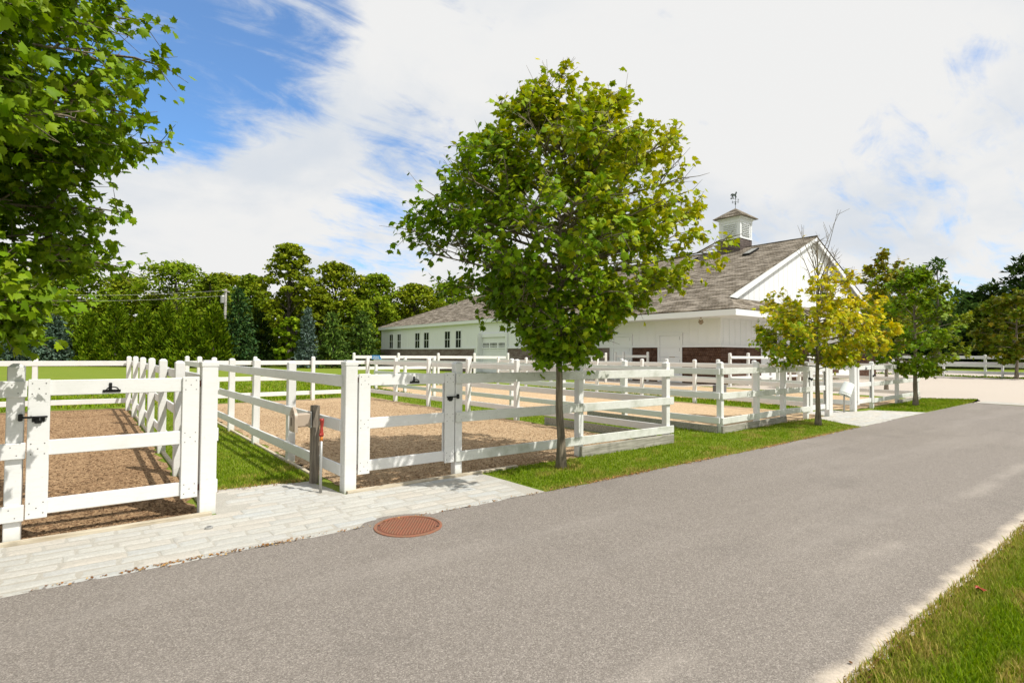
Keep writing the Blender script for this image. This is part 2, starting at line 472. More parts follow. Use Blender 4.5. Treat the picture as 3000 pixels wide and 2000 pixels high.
# ------------------------------------------------------------------ granite setts
def in_poly(pt, poly):
    x, y = pt; c = False; n = len(poly)
    for i in range(n):
        x1, y1 = poly[i]; x2, y2 = poly[(i + 1) % n]
        if (y1 > y) != (y2 > y) and x < (x2 - x1) * (y - y1) / (y2 - y1) + x1: c = not c
    return c

MH = (2.39, 4.63)
def setts(name, poly, seed, rowh=0.138, lmin=0.22, lmax=0.46, hole=None, z0=0.004):
    r = random.Random(seed)
    sheet(name + '_bed', poly, z0, M['mortar'], amp=0.01)
    mb = MB()
    xs = [p[0] for p in poly]; ys = [p[1] for p in poly]
    y = min(ys)
    while y < max(ys):
        h = rowh * r.uniform(0.85, 1.15)
        x = min(xs) - r.uniform(0, 0.3)
        while x < max(xs):
            L = r.uniform(lmin, lmax)
            slope = 0.008
            cx, cy = x + L / 2, y + h / 2
            inside = in_poly((cx, cy), poly) and in_poly((cx - L * .42, cy), poly) and in_poly((cx + L * .42, cy), poly)
            if inside and hole and math.hypot(cx - hole[0], cy - hole[1]) < hole[2]: inside = False
            if inside:
                g = 0.004; t = 0.008 + r.uniform(-0.003, 0.0045); c = 0.020
                x0, x1, y0, y1 = x + g, x + L - g, y + g, y + h - g
                def j(): return r.uniform(-0.010, 0.010)
                b = [(x0 + j(), y0 + j()), (cx + j(), y0 + j()), (x1 + j(), y0 + j()), (x1 + j(), cy + j()), (x1 + j(), y1 + j()), (cx + j(), y1 + j()), (x0 + j(), y1 + j()), (x0 + j(), cy + j())]
                low = [(px, py, 0.0) for px, py in b]
                mid = [(px, py, t - 0.006) for px, py in b]
                top = [(px + (cx - px) * c / max(L / 2, .01) * 1.4, py + (cy - py) * c / (h / 2) * 1.4, t + r.uniform(-.0015, .0015)) for px, py in b]
                vs = low + mid + top + [(cx, cy, t + 0.002)]
                fs = []
                for k in range(8):
                    k2 = (k + 1) % 8
                    fs += [(k, k2, 8 + k2, 8 + k), (8 + k, 8 + k2, 16 + k2, 16 + k), (16 + k, 16 + k2, 24)]
                mb.add(vs, fs)
            x += L
        y += h
    o = mb.build(name, M['stone'], None, smooth=False); o['kind'] = 'structure'
    return o

AP1 = [(-9, 4.95), (0, 4.90), (4.30, 4.85), (4.23, 6.11), (2.36, 6.11), (2.24, 7.02), (1.06, 7.22), (1.04, 6.11), (-9, 6.11)]
setts('cobble_apron', AP1, 3, hole=(MH[0], MH[1], 0.47))
AP2 = [(14.25, 5.02), (19.6, 5.18), (19.0, 6.42), (17.98, 6.5), (17.9, 7.3), (16.2, 7.2), (16.1, 6.48), (15.2, 6.45)]
setts('cobble_crossing', AP2, 5)
setts('cobble_threshold', [(25.25, 0.0), (26.6, 0.0), (26.6, 5.2), (25.3, 5.2)], 6, rowh=0.2, lmin=.2, lmax=.3, z0=0.011)

# asphalt patch around the manhole + the cover
mbp = MB()
ring = []
for k in range(48):
    w = 2 * math.pi * k / 48
    rr = 0.41 + 0.015 * math.sin(3 * w + 1) + rnd.uniform(-.006, .006)
    ring.append((MH[0] + rr * math.cos(w), MH[1] + rr * math.sin(w)))
mbp.add([(x, y, 0.0105) for x, y in ring] + [(MH[0] + (x - MH[0]) * 1.06, MH[1] + (y - MH[1]) * 1.06, 0.006) for x, y in ring],
        [tuple(range(48))] + [((k + 1) % 48, k, 48 + k, 48 + (k + 1) % 48) for k in range(48)])
o = mbp.build('road_patch', M['asphalt'], None); o['kind'] = 'structure'
mh = thing('manhole_cover', 'round rusty red ribbed manhole cover set in the asphalt beside the cobbles', 'manhole cover', (MH[0], MH[1], 0.012))
mb = MB()
prof = [(0.315, -0.01), (0.315, 0.006), (0.309, 0.009), (0.290, 0.009), (0.286, 0.003), (0.286, -0.01)]
vs = []; fs = []
for i, (r_, z_) in enumerate(prof):
    for k in range(64):
        w = 2 * math.pi * k / 64; vs.append((MH[0] + r_ * math.cos(w), MH[1] + r_ * math.sin(w), 0.012 + z_))
for i in range(len(prof) - 1):
    for k in range(64):
        k2 = (k + 1) % 64; fs.append((i * 64 + k, i * 64 + k2, (i + 1) * 64 + k2, (i + 1) * 64 + k))
mb.add(vs, fs); mb.build('frame_ring', M['rust'], mh)
mb = MB()
mb.lathe([(0.282, -0.008), (0.282, 0.003), (0.278, 0.004)], (MH[0], MH[1], 0.010), 64)
mb.build('lid', M['rustdark'], mh); mb = MB()
ang = R(52)   # rib direction
ca, sa = math.cos(ang), math.sin(ang)
for k in range(-10, 11):
    d_ = k * 0.0255
    half = math.sqrt(max(0.0, 0.258 ** 2 - d_ ** 2))
    if half < 0.03: continue
    mb.box((MH[0] - sa * d_, MH[1] + ca * d_, 0.0165), (2 * half, 0.012, 0.010), ang, 0.003)
mb.build('rib_pattern', M['rust'], mh)
for sgn in (-1, 1):
    mb = MB()
    mb.box((MH[0] + sgn * sa * 0.268, MH[1] - sgn * ca * 0.268, 0.0155), (0.014, 0.04, 0.004), ang)
    mb.build('pick_slot', M['black'], mh)
# small valve cap let into the setts
vc = thing('valve_cap', 'small round grey valve cap sunk in the cobbles near the left gate post', 'valve cap', (0.90, 5.66, 0.02))
mb = MB(); mb.lathe([(0.035, -0.01), (0.035, 0.004), (0.03, 0.007)], (0.90, 5.66, 0.02), 20); mb.build('rim', M['galv'], vc)
mb = MB(); mb.lathe([(0.02, -0.002), (0.02, 0.009)], (0.90, 5.66, 0.02), 16); mb.build('cap', M['stonegrey'], vc)

# timber edging boards flush with the ground in front of the yards
def edging(name, label, a, b, w=0.06):
    a = Vector((*a, 0)); b = Vector((*b, 0)); d = b - a
    t = thing(name, label, 'edging', a)
    n = max(1, round(d.length / 2.6)); L = d.length / n
    for i in range(n):
        c = a + d * ((i + 0.5) / n); mb = MB()
        mb.box((c.x, c.y, 0.010), (L - 0.006, w, 0.05), math.atan2(d.y, d.x), 0.004)
        mb.build('board', M['edge'], t)
edging('timber_edging', 'tan timber edging between brown yard and cobbles under the left gate', (-6, 6.15), (1.0, 6.15))
edging('timber_edging', 'tan timber edging between tan yard and cobbles under the gate by the hydrant', (2.38, 6.15), (4.9, 6.15))
edging('timber_edging', 'greyed timber edging between brown yard and grass lane', (0.98, 6.6), (0.95, 18.4), 0.05)
edging('timber_edging', 'greyed timber edging between tan yard and grass lane behind the hose post', (2.36, 7.3), (2.36, 18.8), 0.05)

# ------------------------------------------------------------------ fences
RZ = [(1.235, 1.37), (0.715, 0.85), (0.195, 0.33)]
FG = 'white post and rail paddock fences'
def post_mesh(x, y, h, w, rz, mat, parent, name='post', cap=False, lean=0.0):
    mb = MB()
    mb.box((x, y, h / 2 - 0.05), (w, w, h + 0.1), rz + lean, 0.006)
    if cap:
        mb.box((x, y, h - 0.012), (w + 0.012, w + 0.012, 0.05), rz, 0.006)
        mb.box((x, y, h + 0.02), (w - 0.03, w - 0.03, 0.014), rz, 0.006)
    else:
        c, s_ = math.cos(rz), math.sin(rz)
        k = [(-1, -1), (1, -1), (1, 1), (-1, 1)]
        vs = [(x + (a * c - b_ * s_) * (w / 2 - .004), y + (a * s_ + b_ * c) * (w / 2 - .004), h + 0.0005) for a, b_ in k]
        vs += [(x + (a * c - b_ * s_) * w * .22, y + (a * s_ + b_ * c) * w * .22, h + 0.024) for a, b_ in k]
        mb.add(vs, [(0, 1, 5, 4), (1, 2, 6, 5), (2, 3, 7, 6), (3, 0, 4, 7), (4, 5, 6, 7)])
    return mb.build(name, mat, parent)

def fence(label, posts, side, rails=RZ, h=1.48, w=0.11, big=(), ext=(0.05, 0.05), mat='white', railmat=None, kick=None, span=2, skip=(), name='paddock_fence', group=FG, th=0.032):
    """posts: (x, y[, height]); side +1/-1 = rails on the left / right of the running direction"""
    P0 = Vector((posts[0][0], posts[0][1], 0))
    t = thing(name, label, 'fence', P0, group)
    pts = [Vector((p[0], p[1], 0)) for p in posts]
    n = len(pts)
    for i, p in enumerate(pts):
        d = (pts[min(i + 1, n - 1)] - pts[max(i - 1, 0)]).normalized()
        rz = math.atan2(d.y, d.x)
        if i in skip: continue
        hh = posts[i][2] if len(posts[i]) > 2 else h + rnd.uniform(-.012, .012)
        if i in big: post_mesh(p.x, p.y, hh, 0.145, rz, M[mat], t, 'gate_post', True)
        else: post_mesh(p.x, p.y, hh, w, rz, M[mat], t, 'post', False, rnd.uniform(-.02, .02))
    for ri, (z0, z1) in enumerate(rails):
        i = 0
        first = True
        while i < n - 1:
            j = min(n - 1, i + (span if not (first and ri % 2 == 1) else max(1, span - 1)))
            first = False
            a, b = pts[i].copy(), pts[j].copy()
            # follow the posts (fences bend a little)
            d = (b - a).normalized(); nn = Vector((-d.y, d.x, 0)) * side
            wa = 0.145 if i in big else w
            if i == 0: a -= d * ext[0]
            else: a += d * 0.002
            if j == n - 1: b += d * ext[1]
            else: b -= d * 0.002
            c = (a + b) / 2 + nn * (w / 2 + th / 2 + 0.002 + (0.012 if (i in big or j in big) else 0))
            dz = rnd.uniform(-.005, .005); tilt = rnd.uniform(-.0015, .0015)
            mb = MB()
            Mr = Matrix.Rotation(math.atan2(d.y, d.x), 4, 'Z') @ Matrix.Rotation(tilt, 4, 'Y')
            mb.box((c.x, c.y, (z0 + z1) / 2 + dz), ((b - a).length, th, z1 - z0), 0, 0.005, Mr)
            if pts[0].length < 10 or pts[-1].length < 10:
                mb.mi = 1
                for q in range(i, j + 1):
                    for (ox, oz) in ((-.02, .035), (.02, -.035)):
                        pp = pts[q] + d * ox
                        kk = (pp - c).dot(d)
                        if abs(kk) > (b - a).length / 2 - .006: continue
                        e = c + d * kk + nn * (th / 2 + .0006)
                        mb.box((e.x, e.y, (z0 + z1) / 2 + dz + oz), (0.007, 0.003, 0.007), math.atan2(d.y, d.x))
            mb.build('rail', [M[railmat or mat], M['nail']], t)
            i = j
    if kick:
        for (a, b, z1, off) in kick:
            a = Vector((*a, 0)); b = Vector((*b, 0)); d = (b - a); nn = Vector((-d.y, d.x, 0)).normalized() * side * off
            c = (a + b) / 2 + nn
            mb = MB(); mb.box((c.x, c.y, z1 / 2 - 0.02), (d.length, 0.045, z1 + 0.04), math.atan2(d.y, d.x), 0.006)
            mb.build('kickboard', M['kick'], t)
    return t

# paddock A (left)
fence('white fence stub left of the left gate, rails running out of frame', [(-2.6, 6.25), (-0.485, 6.25)], -1, ext=(3.5, 0.075))
fence('white fence between brown yard and grass lane, ending at tall gate post', [(0.965, 6.25, 1.515), (0.95, 8.38), (0.95, 10.43), (0.95, 12.46), (0.94, 14.49), (0.92, 16.52), (0.88, 18.5)], -1, big=(0,), ext=(-0.02, 0.05))
fence('white fence across the back of the brown yard before the lawn', [(0.88, 18.6), (-1.11, 18.9), (-3.1, 18.95), (-5.2, 19.0)], -1, ext=(0.05, 4.0), skip=(0,))
# paddock B
fence('white fence beside the hose post, between grass lane and tan yard', [(2.43, 6.24, 1.515), (2.40, 8.46), (2.37, 10.48), (2.35, 12.5), (2.35, 14.55), (2.34, 16.65), (2.33, 18.9)], 1, big=(0,), ext=(-0.02, 0.05))
fence('long white fence across the back of the tan yard', [(2.40, 18.98), (4.25, 19.0), (6.12, 19.05), (8.12, 19.1)], 1, ext=(0.0, 0.05), skip=(0,))
fence('mildewed white fence front of tan yard, crossing behind the central maple', [(3.93, 6.25, 1.50), (6.24, 6.25), (8.52, 6.25)], -1, mat='white', railmat='worn', ext=(0.06, 0.13), kick=[((6.2, 6.25), (8.62, 6.25), 0.17, 0.09)], name='paddock_fence')
fence('white fence along right side of tan yard with grey board at its foot', [(8.45, 6.30), (8.42, 8.45), (8.41, 10.6), (8.40, 12.78), (8.36, 14.95), (8.33, 17.2), (8.12, 19.05)], -1, ext=(0.0, 0.05), skip=(0, 6), kick=[((8.45, 6.45), (8.42, 9.6), 0.17, 0.05)])
# paddock C
fence('white fence on left side of the middle sand yard, lane in front', [(10.55, 6.5), (10.58, 8.99), (10.6, 11.25), (10.62, 13.64), (10.6, 16.05), (10.58, 18.5), (10.5, 20.8), (10.4, 23.5)], 1, ext=(0.16, 0.05), skip=(0,), kick=[((10.55, 6.4), (10.58, 10.2), 0.15, 0.07)])
fence('white fence along front of middle sand yard beside the yellowing maple', [(10.57, 6.38), (12.2, 6.45), (13.68, 6.55), (14.82, 6.5)], -1, railmat='worn', ext=(0.06, 0.05), kick=[((10.5, 6.36), (13.7, 6.55), 0.15, 0.06)])
fence('white fence right of middle sand yard, starting at gate post left of the upturned bucket', [(16.0, 6.42, 1.55), (16.6, 8.85), (16.62, 11.0), (16.6, 13.26), (16.6, 15.58), (16.6, 17.83), (16.6, 20.2), (16.7, 22.6)], -1, big=(0,), ext=(-0.02, 0.05))
fence('tall white fence at the far end of the sand yard facing the barn windows', [(9.98, 25.1, 1.64), (12.3, 25.1, 1.65), (14.6, 25.1, 1.66), (16.9, 25.1, 1.68), (19.25, 25.1, 1.7)], 1, rails=[(1.39, 1.53), (.85, 1.0), (.3, .45)], ext=(0.05, 0.05))
# paddock D
fence('white fence from gate post beside the bucket back past the last sand yard', [(18.06, 6.56, 1.58), (18.25, 8.89), (18.25, 11.1), (18.25, 13.35), (18.25, 15.67), (18.25, 18.0), (18.3, 20.3)], 1, big=(0,), ext=(-0.02, 0.05))
fence('white fence front of the last sand yard, corner by the small green maple', [(19.68, 6.62), (22.55, 6.8), (25.2, 6.95)], -1, railmat='worn', ext=(0.05, 0.12), kick=[((22.4, 6.8), (25.3, 6.95), 0.14, 0.08)])
fence('white fence on right side of the last sand yard next to gravel drive', [(25.22, 7.0), (25.5, 9.3), (25.8, 11.6)], 1, ext=(0.0, 0.0), skip=(0,))
# near the barn
fence('white fence standing before the barn gable and its brown shingles', [(27.3, 15.9, 1.78), (29.0, 15.8, 1.8), (31.37, 15.7, 1.82), (34.5, 15.6, 1.84), (38.3, 15.6, 1.86), (42.5, 15.6, 1.88)], -1, rails=[(1.5, 1.64), (.95, 1.09), (.4, .54)], w=0.13)
fence('short white fence by the barn side doors, left of dark doorway', [(24.3, 22.1, 1.76), (25.6, 24.5, 1.76), (26.1, 27.0, 1.76)], 1, rails=[(1.48, 1.62), (.95, 1.09), (.4, .54)], w=0.12)
fence('small white fence panel against dark shingles beside the Dutch door', [(27.3, 24.0, 1.85), (27.4, 23.4, 1.85), (27.6, 21.6, 1.85)], 1, rails=[(1.5, 1.66), (1.0, 1.14)], w=0.12)
# far right
fence('far white fence along the gravel drive under the dark pines', [(62, 23, 1.5), (60.8, 18.6, 1.5), (59.5, 14.4, 1.5), (58.4, 10.3, 1.5), (57.0, 6.0, 1.5), (55.6, 2.0, 1.5), (54, -2, 1.5)], 1, rails=[(1.08, 1.3), (.3, .52)], w=0.14, name='drive_fence', group='white fences beyond the gravel drive')
fence('taller white fence of the riding arena behind the far drive fence', [(64, 25, 1.9), (63.0, 20.2, 1.9), (61.8, 15.6, 1.9), (60.6, 11.8, 1.9), (59.2, 7.6, 1.9), (57.6, 3.2, 1.9)], 1, rails=[(1.55, 1.82), (.85, 1.1), (.3, .5)], w=0.15, name='drive_fence', group='white fences beyond the gravel drive')

# ------------------------------------------------------------------ gates
GG = 'white three-rail paddock gates'
def gate(label, a, b, hinge_left=True, worn=False):
    """a = left end, b = right end (x, y) of the leaf"""
    a = Vector((*a, 0)); b = Vector((*b, 0)); d = (b - a); L = d.length; d.normalize()
    rz = math.atan2(d.y, d.x); nn = Vector((d.y, -d.x, 0))   # towards the drive
    t = thing('paddock_gate', label, 'gate', a, GG)
    sw = 0.145
    def at(s_, off, z): p = a + d * s_ + nn * off; return (p.x, p.y, z)
    for (z0, z1) in [(1.235, 1.37), (0.72, 0.85), (0.215, 0.345)]:
        mb = MB(); mb.box(at(L / 2, 0.0, (z0 + z1) / 2), (L - 0.05, 0.032, z1 - z0), rz, 0.005)
        mb.build('rail', M['white'], t)
    for s_ in (sw / 2, L - sw / 2):
        mb = MB()
        mb.box(at(s_, 0.031, 0.785), (sw, 0.026, 1.19), rz, 0.004)
        mb.box(at(s_, -0.031, 0.785), (sw, 0.026, 1.17), rz, 0.004)
        mb.mi = 1
        for zc in (1.30, 0.785, 0.28):
            for (dx, dz) in ((-.045, .045), (.045, .045), (-.045, -.045), (.045, -.045), (0.0, .0)):
                mb.box(at(s_ + dx, 0.0445, zc + dz), (0.008, 0.003, 0.008), rz)
        mb.build('stile', [M['white'], M['nail']], t)
    # pull handle on the top rail
    hs = L * (0.56 if hinge_left else 0.45)
    mb = MB()
    mb.box(at(hs, 0.020, 1.262), (0.135, 0.010, 0.024), rz, 0.003)
    mb.box(at(hs - .01, 0.021, 1.30), (0.024, 0.012, 0.075), rz, 0.004)
    ringp = []
    for k in range(13):
        w = math.pi * k / 12
        ringp.append(at(hs + 0.005 + 0.045 * math.cos(w), 0.028 + 0.02 * math.sin(w), 1.268 + 0.032 * math.sin(w)))
    mb.tube(ringp, 0.0055, 6)
    mb.build('handle', M['black'], t)
    # sliding bolt
    ls = (L - sw / 2) if hinge_left else sw / 2
    sg = 1 if hinge_left else -1
    mb = MB()
    mb.box(at(ls, 0.048, 1.04), (0.085, 0.008, 0.05), rz, 0.003)
    mb.box(at(ls, 0.056, 1.025), (0.05, 0.016, 0.045), rz, 0.006)
    mb.tube([at(ls - sg * 0.06, 0.062, 1.058), at(ls + sg * 0.13, 0.062, 1.058)], 0.009, 8)
    mb.tube([at(ls - sg * 0.01, 0.062, 1.058), at(ls - sg * 0.01, 0.085, 1.03)], 0.006, 6)
    mb.build('latch', M['black'], t)
    mb = MB()
    mb.box(at(ls + sg * 0.115, 0.05, 1.06), (0.03, 0.05, 0.06), rz, 0.006)
    mb.build('keeper', M['black'], t)
    hx = -0.012 if hinge_left else L + 0.012
    for z in (1.31, 0.28):
        mb = MB()
        mb.tube([at(hx, 0.02, z - 0.03), at(hx, 0.02, z + 0.03)], 0.011, 8); mb.tube([at(hx - .02, 0.02, z), at(hx + .02, 0.02, z)], 0.007, 6)
        mb.build('hinge', M['rustiron'], t)
gate('nearest white gate at left, leading into the brown yard', (-0.405, 6.235), (0.875, 6.235), hinge_left=False)
gate('white gate beside the red-headed hydrant, leading into tan yard', (2.53, 6.235), (3.86, 6.235), True)
gate('white gate behind the yellowing maple trunk', (14.88, 6.46), (15.92, 6.42), hinge_left=False)
gate('white gate right of the upturned bucket', (18.17, 6.52), (19.62, 6.58), True)

# ------------------------------------------------------------------ small things in the lane
wp = thing('hose_post', 'weathered grey wooden post with beige hose hanger, by the grass lane', 'post', (2.25, 6.9, 0))
mb = MB(); mb.box((2.25, 6.9, 0.47), (0.088, 0.088, 1.0), R(8), 0.006)
mb.build('shaft', M['postwood'], wp)
hg = thing('hose_hanger', 'beige plastic arched hose hanger on the weathered post', 'hose hanger', (2.206, 6.9, 0.8))
axd = Vector((0.0, -1.0, 0)); up = Vector((0, 0, 1))
def arch(w, h, n=10):
    o = [(-w / 2, -h / 2), (w / 2, -h / 2), (w / 2, h * 0.05)]
    for k in range(1, n):
        a = k / n
        o.append((w / 2 * (1 - a ** 1.6), h * 0.05 + h * 0.45 * (a ** 0.75)))
    o.append((0, h / 2))
    for k in range(n - 1, 0, -1):
        a = k / n
        o.append((-w / 2 * (1 - a ** 1.6), h * 0.05 + h * 0.45 * (a ** 0.75)))
    o.append((-w / 2, h * 0.05))
    return o
pl = Vector((1.985, 6.88, 0.815))
mb = MB(); mb.prism(arch(0.23, 0.30), pl, axd, up, 0.035); mb.build('front_plate', M['beige'], hg)
mb = MB(); mb.prism(arch(0.17, 0.20), pl + Vector((-0.0205, 0, -0.03)), axd, up, 0.010); mb.build('raised_arch', M['beige'], hg)
mb = MB()
mb.box((pl.x - 0.028, pl.y, pl.z - 0.03), (0.008, 0.022, 0.10))
for q in (-0.035, 0.0, 0.035): mb.box((pl.x - 0.019, pl.y + q, pl.z + 0.09 - abs(q)), (0.005, 0.010, 0.022))
mb.build('slot', M['beigedark'], hg)
mb = MB(); mb.box((2.085, 6.89, 0.80), (0.17, 0.15, 0.16), 0, 0.012); mb.build('saddle', M['beige'], hg)
mb = MB(); mb.box((2.18, 6.885, 0.80), (0.02, 0.12, 0.20), 0, 0.004); mb.build('bracket', M['galv'], hg)

hy = thing('yard_hydrant', 'thin galvanised yard hydrant with red head and orange collar', 'hydrant', (2.15, 6.36, 0))
mb = MB(); mb.tube([(2.15, 6.36, -0.02), (2.15, 6.362, 0.35), (2.153, 6.365, 0.66)], 0.017, 12); mb.build('pipe', M['galv'], hy, True)
mb = MB(); mb.tube([(2.153, 6.365, 0.60), (2.1535, 6.365, 0.665)], 0.0178, 12); mb.build('collar', M['orange'], hy, True)
mb = MB()
mb.lathe([(0.020, 0.655), (0.026, 0.665), (0.026, 0.69), (0.021, 0.70), (0.021, 0.73), (0.016, 0.75), (0.018, 0.83), (0.023, 0.835), (0.02, 0.86)], (2.153, 6.365, 0), 14)
mb.tube([(2.153, 6.365, 0.69), (2.125, 6.335, 0.672)], [0.016, 0.013], 10)
mb.build('spout_head', M['red'], hy, True)
mb = MB()
mb.box((2.153, 6.365, 0.855), (0.055, 0.018, 0.016), R(20), 0.004)
mb.tube([(2.178, 6.373, 0.86), (2.176, 6.378, 0.80), (2.168, 6.372, 0.76)], 0.007, 8)
mb.build('lever', M['red'], hy)

hy2 = thing('yard_hydrant', 'grey yard hydrant pipe carrying an upturned bucket by the far gate', 'hydrant', (17.55, 6.62, 0))
mb = MB(); mb.tube([(17.55, 6.62, -0.02), (17.56, 6.62, 0.45), (17.62, 6.60, 0.85)], 0.022, 12); mb.build('pipe', M['galv'], hy2, True)
bk = thing('bucket', 'white plastic bucket hung upside down over the hydrant pipe', 'bucket', (17.57, 6.6, 0.5))
Mt = Matrix.Rotation(R(24), 4, Vector((0.55, 0.83, 0)).normalized())
mb = MB()
prof = [(0.168, 0.0), (0.172, 0.012), (0.165, 0.02), (0.158, 0.06), (0.163, 0.065), (0.157, 0.075), (0.142, 0.38), (0.135, 0.39)]
vs = []; fs = []; N = 28
full = prof + [(0.13, 0.385), (0.155, 0.02), (0.160, 0.0)]
for r_, z_ in full:
    for k in range(N):
        w = 2 * math.pi * k / N; vs.append(Vector((17.52, 6.6, 0.50)) + Mt @ Vector((r_ * math.cos(w), r_ * math.sin(w), z_)))
for i in range(len(full) - 1):
    if i == 7: continue
    for k in range(N):
        k2 = (k + 1) % N; fs.append((i * N + k, i * N + k2, (i + 1) * N + k2, (i + 1) * N + k))
fs.append(tuple(7 * N + k for k in range(N))); fs.append(tuple(8 * N + k for k in range(N - 1, -1, -1)))
for k in range(N):
    fs.append(((len(full) - 1) * N + k, (len(full) - 1) * N + (k + 1) % N, (k + 1) % N, k))
mb.add(vs, fs); mb.build('shell', M['bucket'], bk, True)
mb = MB()
hp = []
for k in range(15):
    w = math.pi * k / 14
    hp.append(Vector((17.52, 6.6, 0.50)) + Mt @ Vector((0.172 * math.cos(w), -0.172 * math.sin(w) * 0.9 - 0.02, 0.05 - 0.06 * math.sin(w))))
mb.tube(hp, 0.004, 6); mb.build('bail', M['galv'], bk)

sg = thing('warning_sign', 'small blue sign with two rows of pale lettering on the white fence rail', 'sign', (9.3, 22.3, 1.36))
sc_ = Vector((10.22, 23.1, 1.465))
d1 = Vector((0.70, -0.71, 0)); 
sg.location = sc_
mb = MB(); mb.prism([(-.21, -.09), (.26, -.09), (.16, .09), (-.20, .09)], sc_, d1, up, 0.012); mb.build('panel', M['blue'], sg)
mb = MB()
r5 = random.Random(4)
for row, z in ((0, 0.028), (1, -0.045)):
    x = -.165
    while x < (.10 if row == 0 else .14):
        w = r5.uniform(.018, .034)
        c = sc_ + d1 * (x + w / 2) + Vector((-0.71, -0.70, 0)) * 0.008 + up * z
        mb.box(c, (w, 0.004, r5.uniform(.030, .040)), math.atan2(d1.y, d1.x)); x += w + r5.uniform(.008, .014)
mb.build('lettering', M['pale'], sg)

# odds and ends on the yards
mbk = thing('mounting_block', 'dark grey block on pale sand behind the gate with yellowing maple', 'block', (20.5, 12.4, 0))
mb = MB(); mb.box((20.5, 12.4, 0.22), (0.5, 0.45, 0.45), R(20), 0.02); mb.build('body', M['stonegrey'], mbk)
mb = MB(); mb.box((20.42, 12.16, 0.33), (0.06, 0.02, 0.05), R(20)); mb.build('label_patch', M['white'], mbk)
tr_ = thing('saw_horse', 'white wooden trestle standing on sand before barn shingles', 'trestle', (26.0, 12.0, 0))
for (x0, y0, x1, y1) in ((25.6, 12.0, 25.9, 12.05), (26.1, 12.1, 25.9, 12.05), (27.1, 11.4, 27.3, 11.5), (27.6, 11.55, 27.3, 11.5)):
    mb = MB(); mb.tube([(x0, y0, 0), (x1, y1, 0.95)], 0.04, 6); mb.build('leg', M['white'], tr_)
mb = MB(); mb.tube([(25.8, 12.1, 0.92), (27.4, 11.45, 0.92)], 0.05, 8); mb.build('beam', M['white'], tr_)
jp = thing('jump_pole', 'white pole lying on the sand beyond the bucket', 'pole', (22.6, 11.5, 0.05))
mb = MB(); mb.tube([(22.0, 11.75, 0.05), (23.3, 11.2, 0.05)], 0.05, 10); mb.build('shaft', M['white'], jp)

# ------------------------------------------------------------------ barn
XW, YF, XR, YB = 28.35, 17.08, 51.6, 62.6
XM = 40.0; SL = 0.437
def rz_(x): return 4.17 + SL * (min(x, 2 * XM - x) - 26.5)
barn = thing('barn', 'long white board-and-batten barn with grey shingled roof, cupola and brown shingle base', 'barn', (40, 40, 0))
BW = M['barnwhite']
YP = 28.6     # porch ends here
# side wall facing the yards
mb = MB()
mb.box2((XW, YF, 0), (XW + .1995, YB, 4.75))
def battens_x(mb, y0, y1, z0, z1, step=0.42, gaps=()):
    y = y0 + 0.2
    while y < y1:
        if not any(a < y < b for a, b in gaps): mb.box2((XW - .014, y - .025, z0), (XW - .0005, y + .025, z1))
        y += step
gW = [(60.3, 57.1), (53.85, 50.6), (47.5, 44.3), (42.2, 36.8), (34.4, 31.2)]
battens_x(mb, YF, YB, 2.3, 3.8, 0.62, [(b - .2, a + .2) for a, b in gW] + [(24.8, 25.5), (23.3, 25.2), (19.5, 21.5)])
mb.build('side_wall', BW, barn)
mb = MB()
mb.box2((XW + .2, YF, 0.0), (XR, YF + .2, 4.99))
xg = YF
x = XW + 0.3
while x < XR:
    mb.box2((x - .025, YF - .014, 2.3), (x + .025, YF - .0005, 3.8)); x += 0.62
mb.build('front_wall', BW, barn)
mb = MB(); mb.box2((XR - .2, YF + .2, 0), (XR, YB, 4.75)); mb.box2((XW + .2, YB - .2, 0), (XR - .2, YB, 4.75)); mb.build('back_wall', BW, barn)
# water table trim above the shingles
mb = MB()
mb.box2((XW - .10, YF - .10, 2.15), (XW - .022, YB, 2.27))
mb.box2((XW - .022, YF - .10, 2.15), (XR, YF - .022, 2.27))
mb.build('trim_board', BW, barn)
# shingled base
def base_x(y0, y1, m):
    mb = MB(); mb.box2((XW - .06, y0, 0), (XW - .0006, y1, 2.149)); mb.build('shingle_base', M[m], barn)
def base_y(x0, x1):
    mb = MB(); mb.box2((x0, YF - .06, 0), (x1, YF - .0006, 2.149)); mb.build('shingle_base', M['brown'], barn)
base_x(42.15, YB, 'greybrown'); base_x(31.0, 36.9, 'greybrown'); base_x(25.45, 30.99, 'greybrown')
base_x(21.42, 23.38, 'brown'); base_x(YF - .06, 19.58, 'brown')
base_y(XW, 32.75); base_y(36.2, 39.3); base_y(41.5, 44.2); base_y(47.6, XR)
# gable
mb = MB()
YG = YF + 0.0
mb.prism([(28.45, 4.995), (51.55, 4.995), (XM, 10.02)], (0, YG + .1, 0), (1, 0, 0), (0, 0, 1), 0.2)
x = 29.6
while x < 51:
    zt = rz_(x) - .1
    if zt > 5.3: mb.box2((x - .025, YG - .012, 5.1), (x + .025, YG - .0005, zt))
    x += 0.62
mb.build('gable', BW, barn)
# rake boards
for sx in (-1, 1):
    x0 = XM + sx * 11.35
    mb = MB()
    a = [(x0, rz_(x0) - .09), (XM, rz_(XM) - .09), (XM, rz_(XM) - .34), (x0 + (-sx) * .9, rz_(x0) - .12)]
    if sx > 0: a = a[::-1]
    mb.prism(a, (0, YG - .30, 0), (1, 0, 0), (0, 0, 1), 0.06)
    mb.build('rake_board', BW, barn)
    mb = MB()
    x0 = XM + sx * 10.9; s0, s1 = (x0, XM) if sx < 0 else (XM, x0)
    mb.slab([(s0, YG - .27, rz_(s0) - .10), (s1, YG - .27, rz_(s1) - .10), (s1, YG + .0, rz_(s1) - .10), (s0, YG + .0, rz_(s0) - .10)], 0.03)
    mb.build('rake_soffit', BW, barn)
